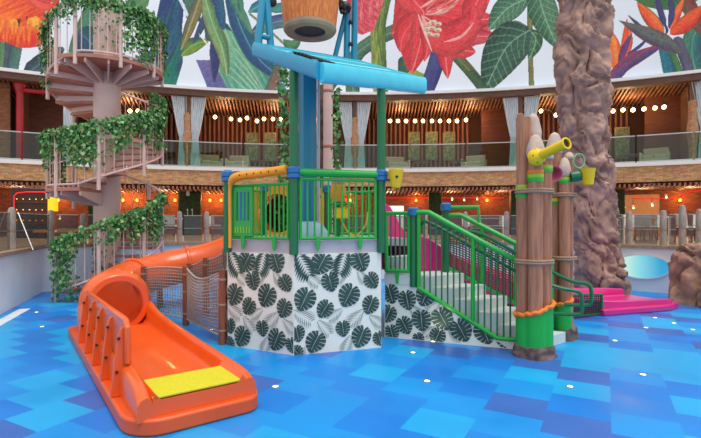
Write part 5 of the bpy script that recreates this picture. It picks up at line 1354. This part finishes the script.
# =================================================================== ROCK TRUNK, BOULDER, FLOOR LIGHTS
def fold(p):
    a = noise.noise(p*1.0); w = Vector((noise.noise(p*1.3+Vector((9,0,0))), noise.noise(p*1.3+Vector((0,7,0))), noise.noise(p*1.3)))*0.9
    q = p+w*0.7; q = Vector((q.x, q.y, q.z+0.7*q.x))
    b1 = abs(noise.noise(q*1.15)); b2 = abs(noise.noise(Vector((q.x*2.2,q.y*2.2,q.z*3.4))+Vector((3,0,0)))); b3 = abs(noise.noise(q*6.5)); b4 = noise.noise(q*16)
    return min(1.0, 0.62*min(1,b1*2.4)**0.6+0.30*min(1,b2*2.4)**0.6+0.12*min(1,b3*2.2)**0.7+0.03*b4)
TRK = [(-0.0,576,627,10.5),(0.35,577,625,10.5),(1.0,577,620,10.5),(1.6,574,616,10.5),(2.2,573,614,10.5),(2.7,566,612,10.5),(3.2,562,609,10.5),(3.7,560,606,10.5),(4.4,557,609,10.5),(5.0,555,609,10.5),(5.6,556,608,10.5),(6.4,558,610,10.5),(7.6,558,611,10.5)]
rows = []; NR, NS = 210, 96
for k in range(NR):
    z = 7.5*k/(NR-1)
    for i in range(len(TRK)-1):
        if z <= TRK[i+1][0]: break
    t = (z-TRK[i][0])/(TRK[i+1][0]-TRK[i][0]); ul, ur = lerp(TRK[i][1],TRK[i+1][1],t), lerp(TRK[i][2],TRK[i+1][2],t)
    cx = ((ul+ur)/2-U0)/F*10.5; r = (ur-ul)/2/F*10.5*0.90
    ring = []
    for s in range(NS):
        a = 2*PI*s/NS; p = Vector((math.cos(a)*0.9, math.sin(a)*0.9, z*1.25)); d = fold(p*1.25); rr = r*(0.66+0.53*d)
        ring.append((cx+rr*math.cos(a), 10.5+rr*math.sin(a), z+0.07*noise.noise(p*2)))
    rows.append(ring)
for i in range(NS): rows[0][i] = (rows[0][i][0], rows[0][i][1], 0.0)
TRUNKM = mat('trunk_rock', (188, 150, 134), 0.75, rgb2=(134, 104, 94), scale=2.5, bump=0.5, bscale=14)
o = MB().loft(rows, True, True).build('rock_tree_trunk', TRUNKM, smooth=70, fix=False); tag(o, 'massive folded brown rock-like tree trunk right of the log bundles', 'tree trunk')
def boulder(name, c, rx, ry, h, seed, label, group=None):
    rows = []
    for k in range(36):
        t = k/35; ring = []
        for s in range(64):
            a = 2*PI*s/64; pr = math.cos(t*PI/2*0.99)**0.42
            p = Vector((math.cos(a)*pr, math.sin(a)*pr, t*1.3)); d = fold(p*1.1+Vector((seed,0,0))); q = 0.66+0.5*d
            ring.append((c[0]+rx*pr*q*math.cos(a), c[1]+ry*pr*q*math.sin(a), h*math.sin(t*PI/2)*(0.92+0.12*d) if k else 0.0))
        rows.append(ring)
    o = MB().loft(rows, True, True).build(name, BOULD, smooth=70, fix=False); return tag(o, label, 'boulder', group)
boulder('boulder', (7.0,9.2), 0.66, 0.48, 1.16, 3.1, 'large brown boulder at the right edge of the pool floor')
boulder('boulder', (6.86,8.66), 0.36, 0.28, 0.60, 8.4, 'smaller brown boulder leaning in front of the large one')
g = root_at('floor_light', '', 'light', 'round lights set into the blue floor')
MB().lathe([(0.04,0.0),(0.04,0.006),(0.028,0.008),(0.028,0.004),(0.0,0.004)], 18).build('steel_ring', STEEL, g)
MB().lathe([(0.027,0.003),(0.027,0.007),(0.0,0.010)], 16).build('lit_lens', SPOTE, g)
kfl = Kind(g)
for u, v, lb in ((275.5,387,'nearest the end of the orange slide'),(427,381.5,'in the open floor below the stairs'),(413,353,'before the printed tower skirt corner'),(433,342,'under the printed stair side'),(570,387,'in the open floor right of the log bundle'),
                 (643,375,'beside the dark wet patch at right'),(615,341,'right of the rear log bundle'),(646,328,'before the pink slide end, nearer one'),(655,318,'just off the pink slide corner'),(674,323.5,'before the boulder, left one'),(693,330,'before the boulder, right one'),
                 (211,330,'behind the front net post'),(36.5,312.5,'near the far left pool corner'),(42,327,'left of the orange slide mouth'),(190,318,'behind the net at its middle post')):
    kfl.put(FL(u, v), 0, 'small round white floor light '+lb)
# white floor stripe at left
a, b = FL(-6,326), FL(25,309); d = (b-a).normalized(); n_ = Vector((d.y,-d.x,0))
o = MB().slab([a-n_*0.09, b-n_*0.09, b+n_*0.09, a+n_*0.09], (0,0,0.006)).build('floor_stripe', mat('white_floor_paint', (228,236,242), 0.5)); tag(o, 'white painted stripe on the blue floor beside the left wall', 'floor marking')
# uplight stud at the stair side
# =================================================================== LIGHT
w = bpy.data.worlds.new('overcast_dome'); SC.world = w; w.use_nodes = True
nt = w.node_tree; bg = nt.nodes['Background']; tc = nt.nodes.new('ShaderNodeTexCoord'); sp_ = nt.nodes.new('ShaderNodeSeparateXYZ'); nt.links.new(tc.outputs['Generated'], sp_.inputs[0])
r = nt.nodes.new('ShaderNodeValToRGB'); nt.links.new(sp_.outputs['Z'], r.inputs['Fac'])
e = r.color_ramp.elements; e[0].color = (0.96,0.95,0.95,1); e[1].color = (1.0,1.0,1.0,1); e[0].position = 0.0; e[1].position = 0.7
nt.links.new(r.outputs['Color'], bg.inputs['Color']); bg.inputs['Strength'].default_value = 0.92
def light(kind, loc, energy, col, size=0.3, rot=None, name='light'):
    l = bpy.data.lights.new(name, kind); l.energy = energy; l.color = col
    if kind == 'POINT' : l.shadow_soft_size = size
    if kind == 'SUN': l.angle = math.radians(size)
    o = bpy.data.objects.new(name, l); COL.objects.link(o); o.location = loc
    if rot: o.rotation_euler = rot
    return o
light('SUN', (0,0,20), 2.0, (1.0,0.97,0.92), 30, (math.radians(14), math.radians(10), 0), 'skylight_sun')
WARM = (1.0, 0.62, 0.28)
for u in (130, 225, 275, 400, 440, 470, 545, 625):
    light('POINT', cyl(u, 118 if 150 < u < 560 else 108, BR+2.0), 65, WARM, 0.25, name='festoon_glow')
for p in AMB:
    q = Vector((p.x,p.y,p.z)); q += (Vector((BX,BY,0))-Vector((q.x,q.y,0))).normalized()*0.35; q.z += 0.12
    light('POINT', q, 26, (1.0,0.45,0.10), 0.08, name='amber_glow')
for u in (20, 60, 110, 165, 240, 300, 390, 450, 500, 560, 640, 690):
    light('POINT', (lambda p: (p.x,p.y,2.8))(pol(ang(u,BR+1.6), BR+1.4)), 40, (1.0,0.66,0.40), 0.2, name='downlight_glow')
q = FL(433,342); q.z = 0.05; q -= sw*0.30; t_ = S(0.60,0.0,0.36)-q; o = light('SPOT', q, 5, (1.0,0.85,0.55), name='stair_uplight'); o.rotation_euler = t_.to_track_quat('-Z','Y').to_euler(); o.data.spot_size = 0.9; o.data.spot_blend = 1.0; o.data.shadow_soft_size = 0.02
light('POINT', O(SL+0.2,0,0.55), 3, (1.0,0.3,0.1), 0.2, name='tube_glow') if False else None
# =================================================================== CAMERA
cam = bpy.data.cameras.new('camera'); co = bpy.data.objects.new('camera', cam); COL.objects.link(co)
co.location = (0,0,EYE); co.rotation_euler = (PI/2,0,0)
cam.sensor_fit = 'HORIZONTAL'; cam.sensor_width = 36; cam.lens = 36*F/701; cam.shift_y = 3/701; cam.clip_end = 200
SC.camera = co
SC.view_settings.view_transform = 'Standard'; SC.view_settings.look = 'None'; SC.view_settings.gamma = 1; SC.view_settings.exposure = 0.06
SC.view_settings.use_curve_mapping = False
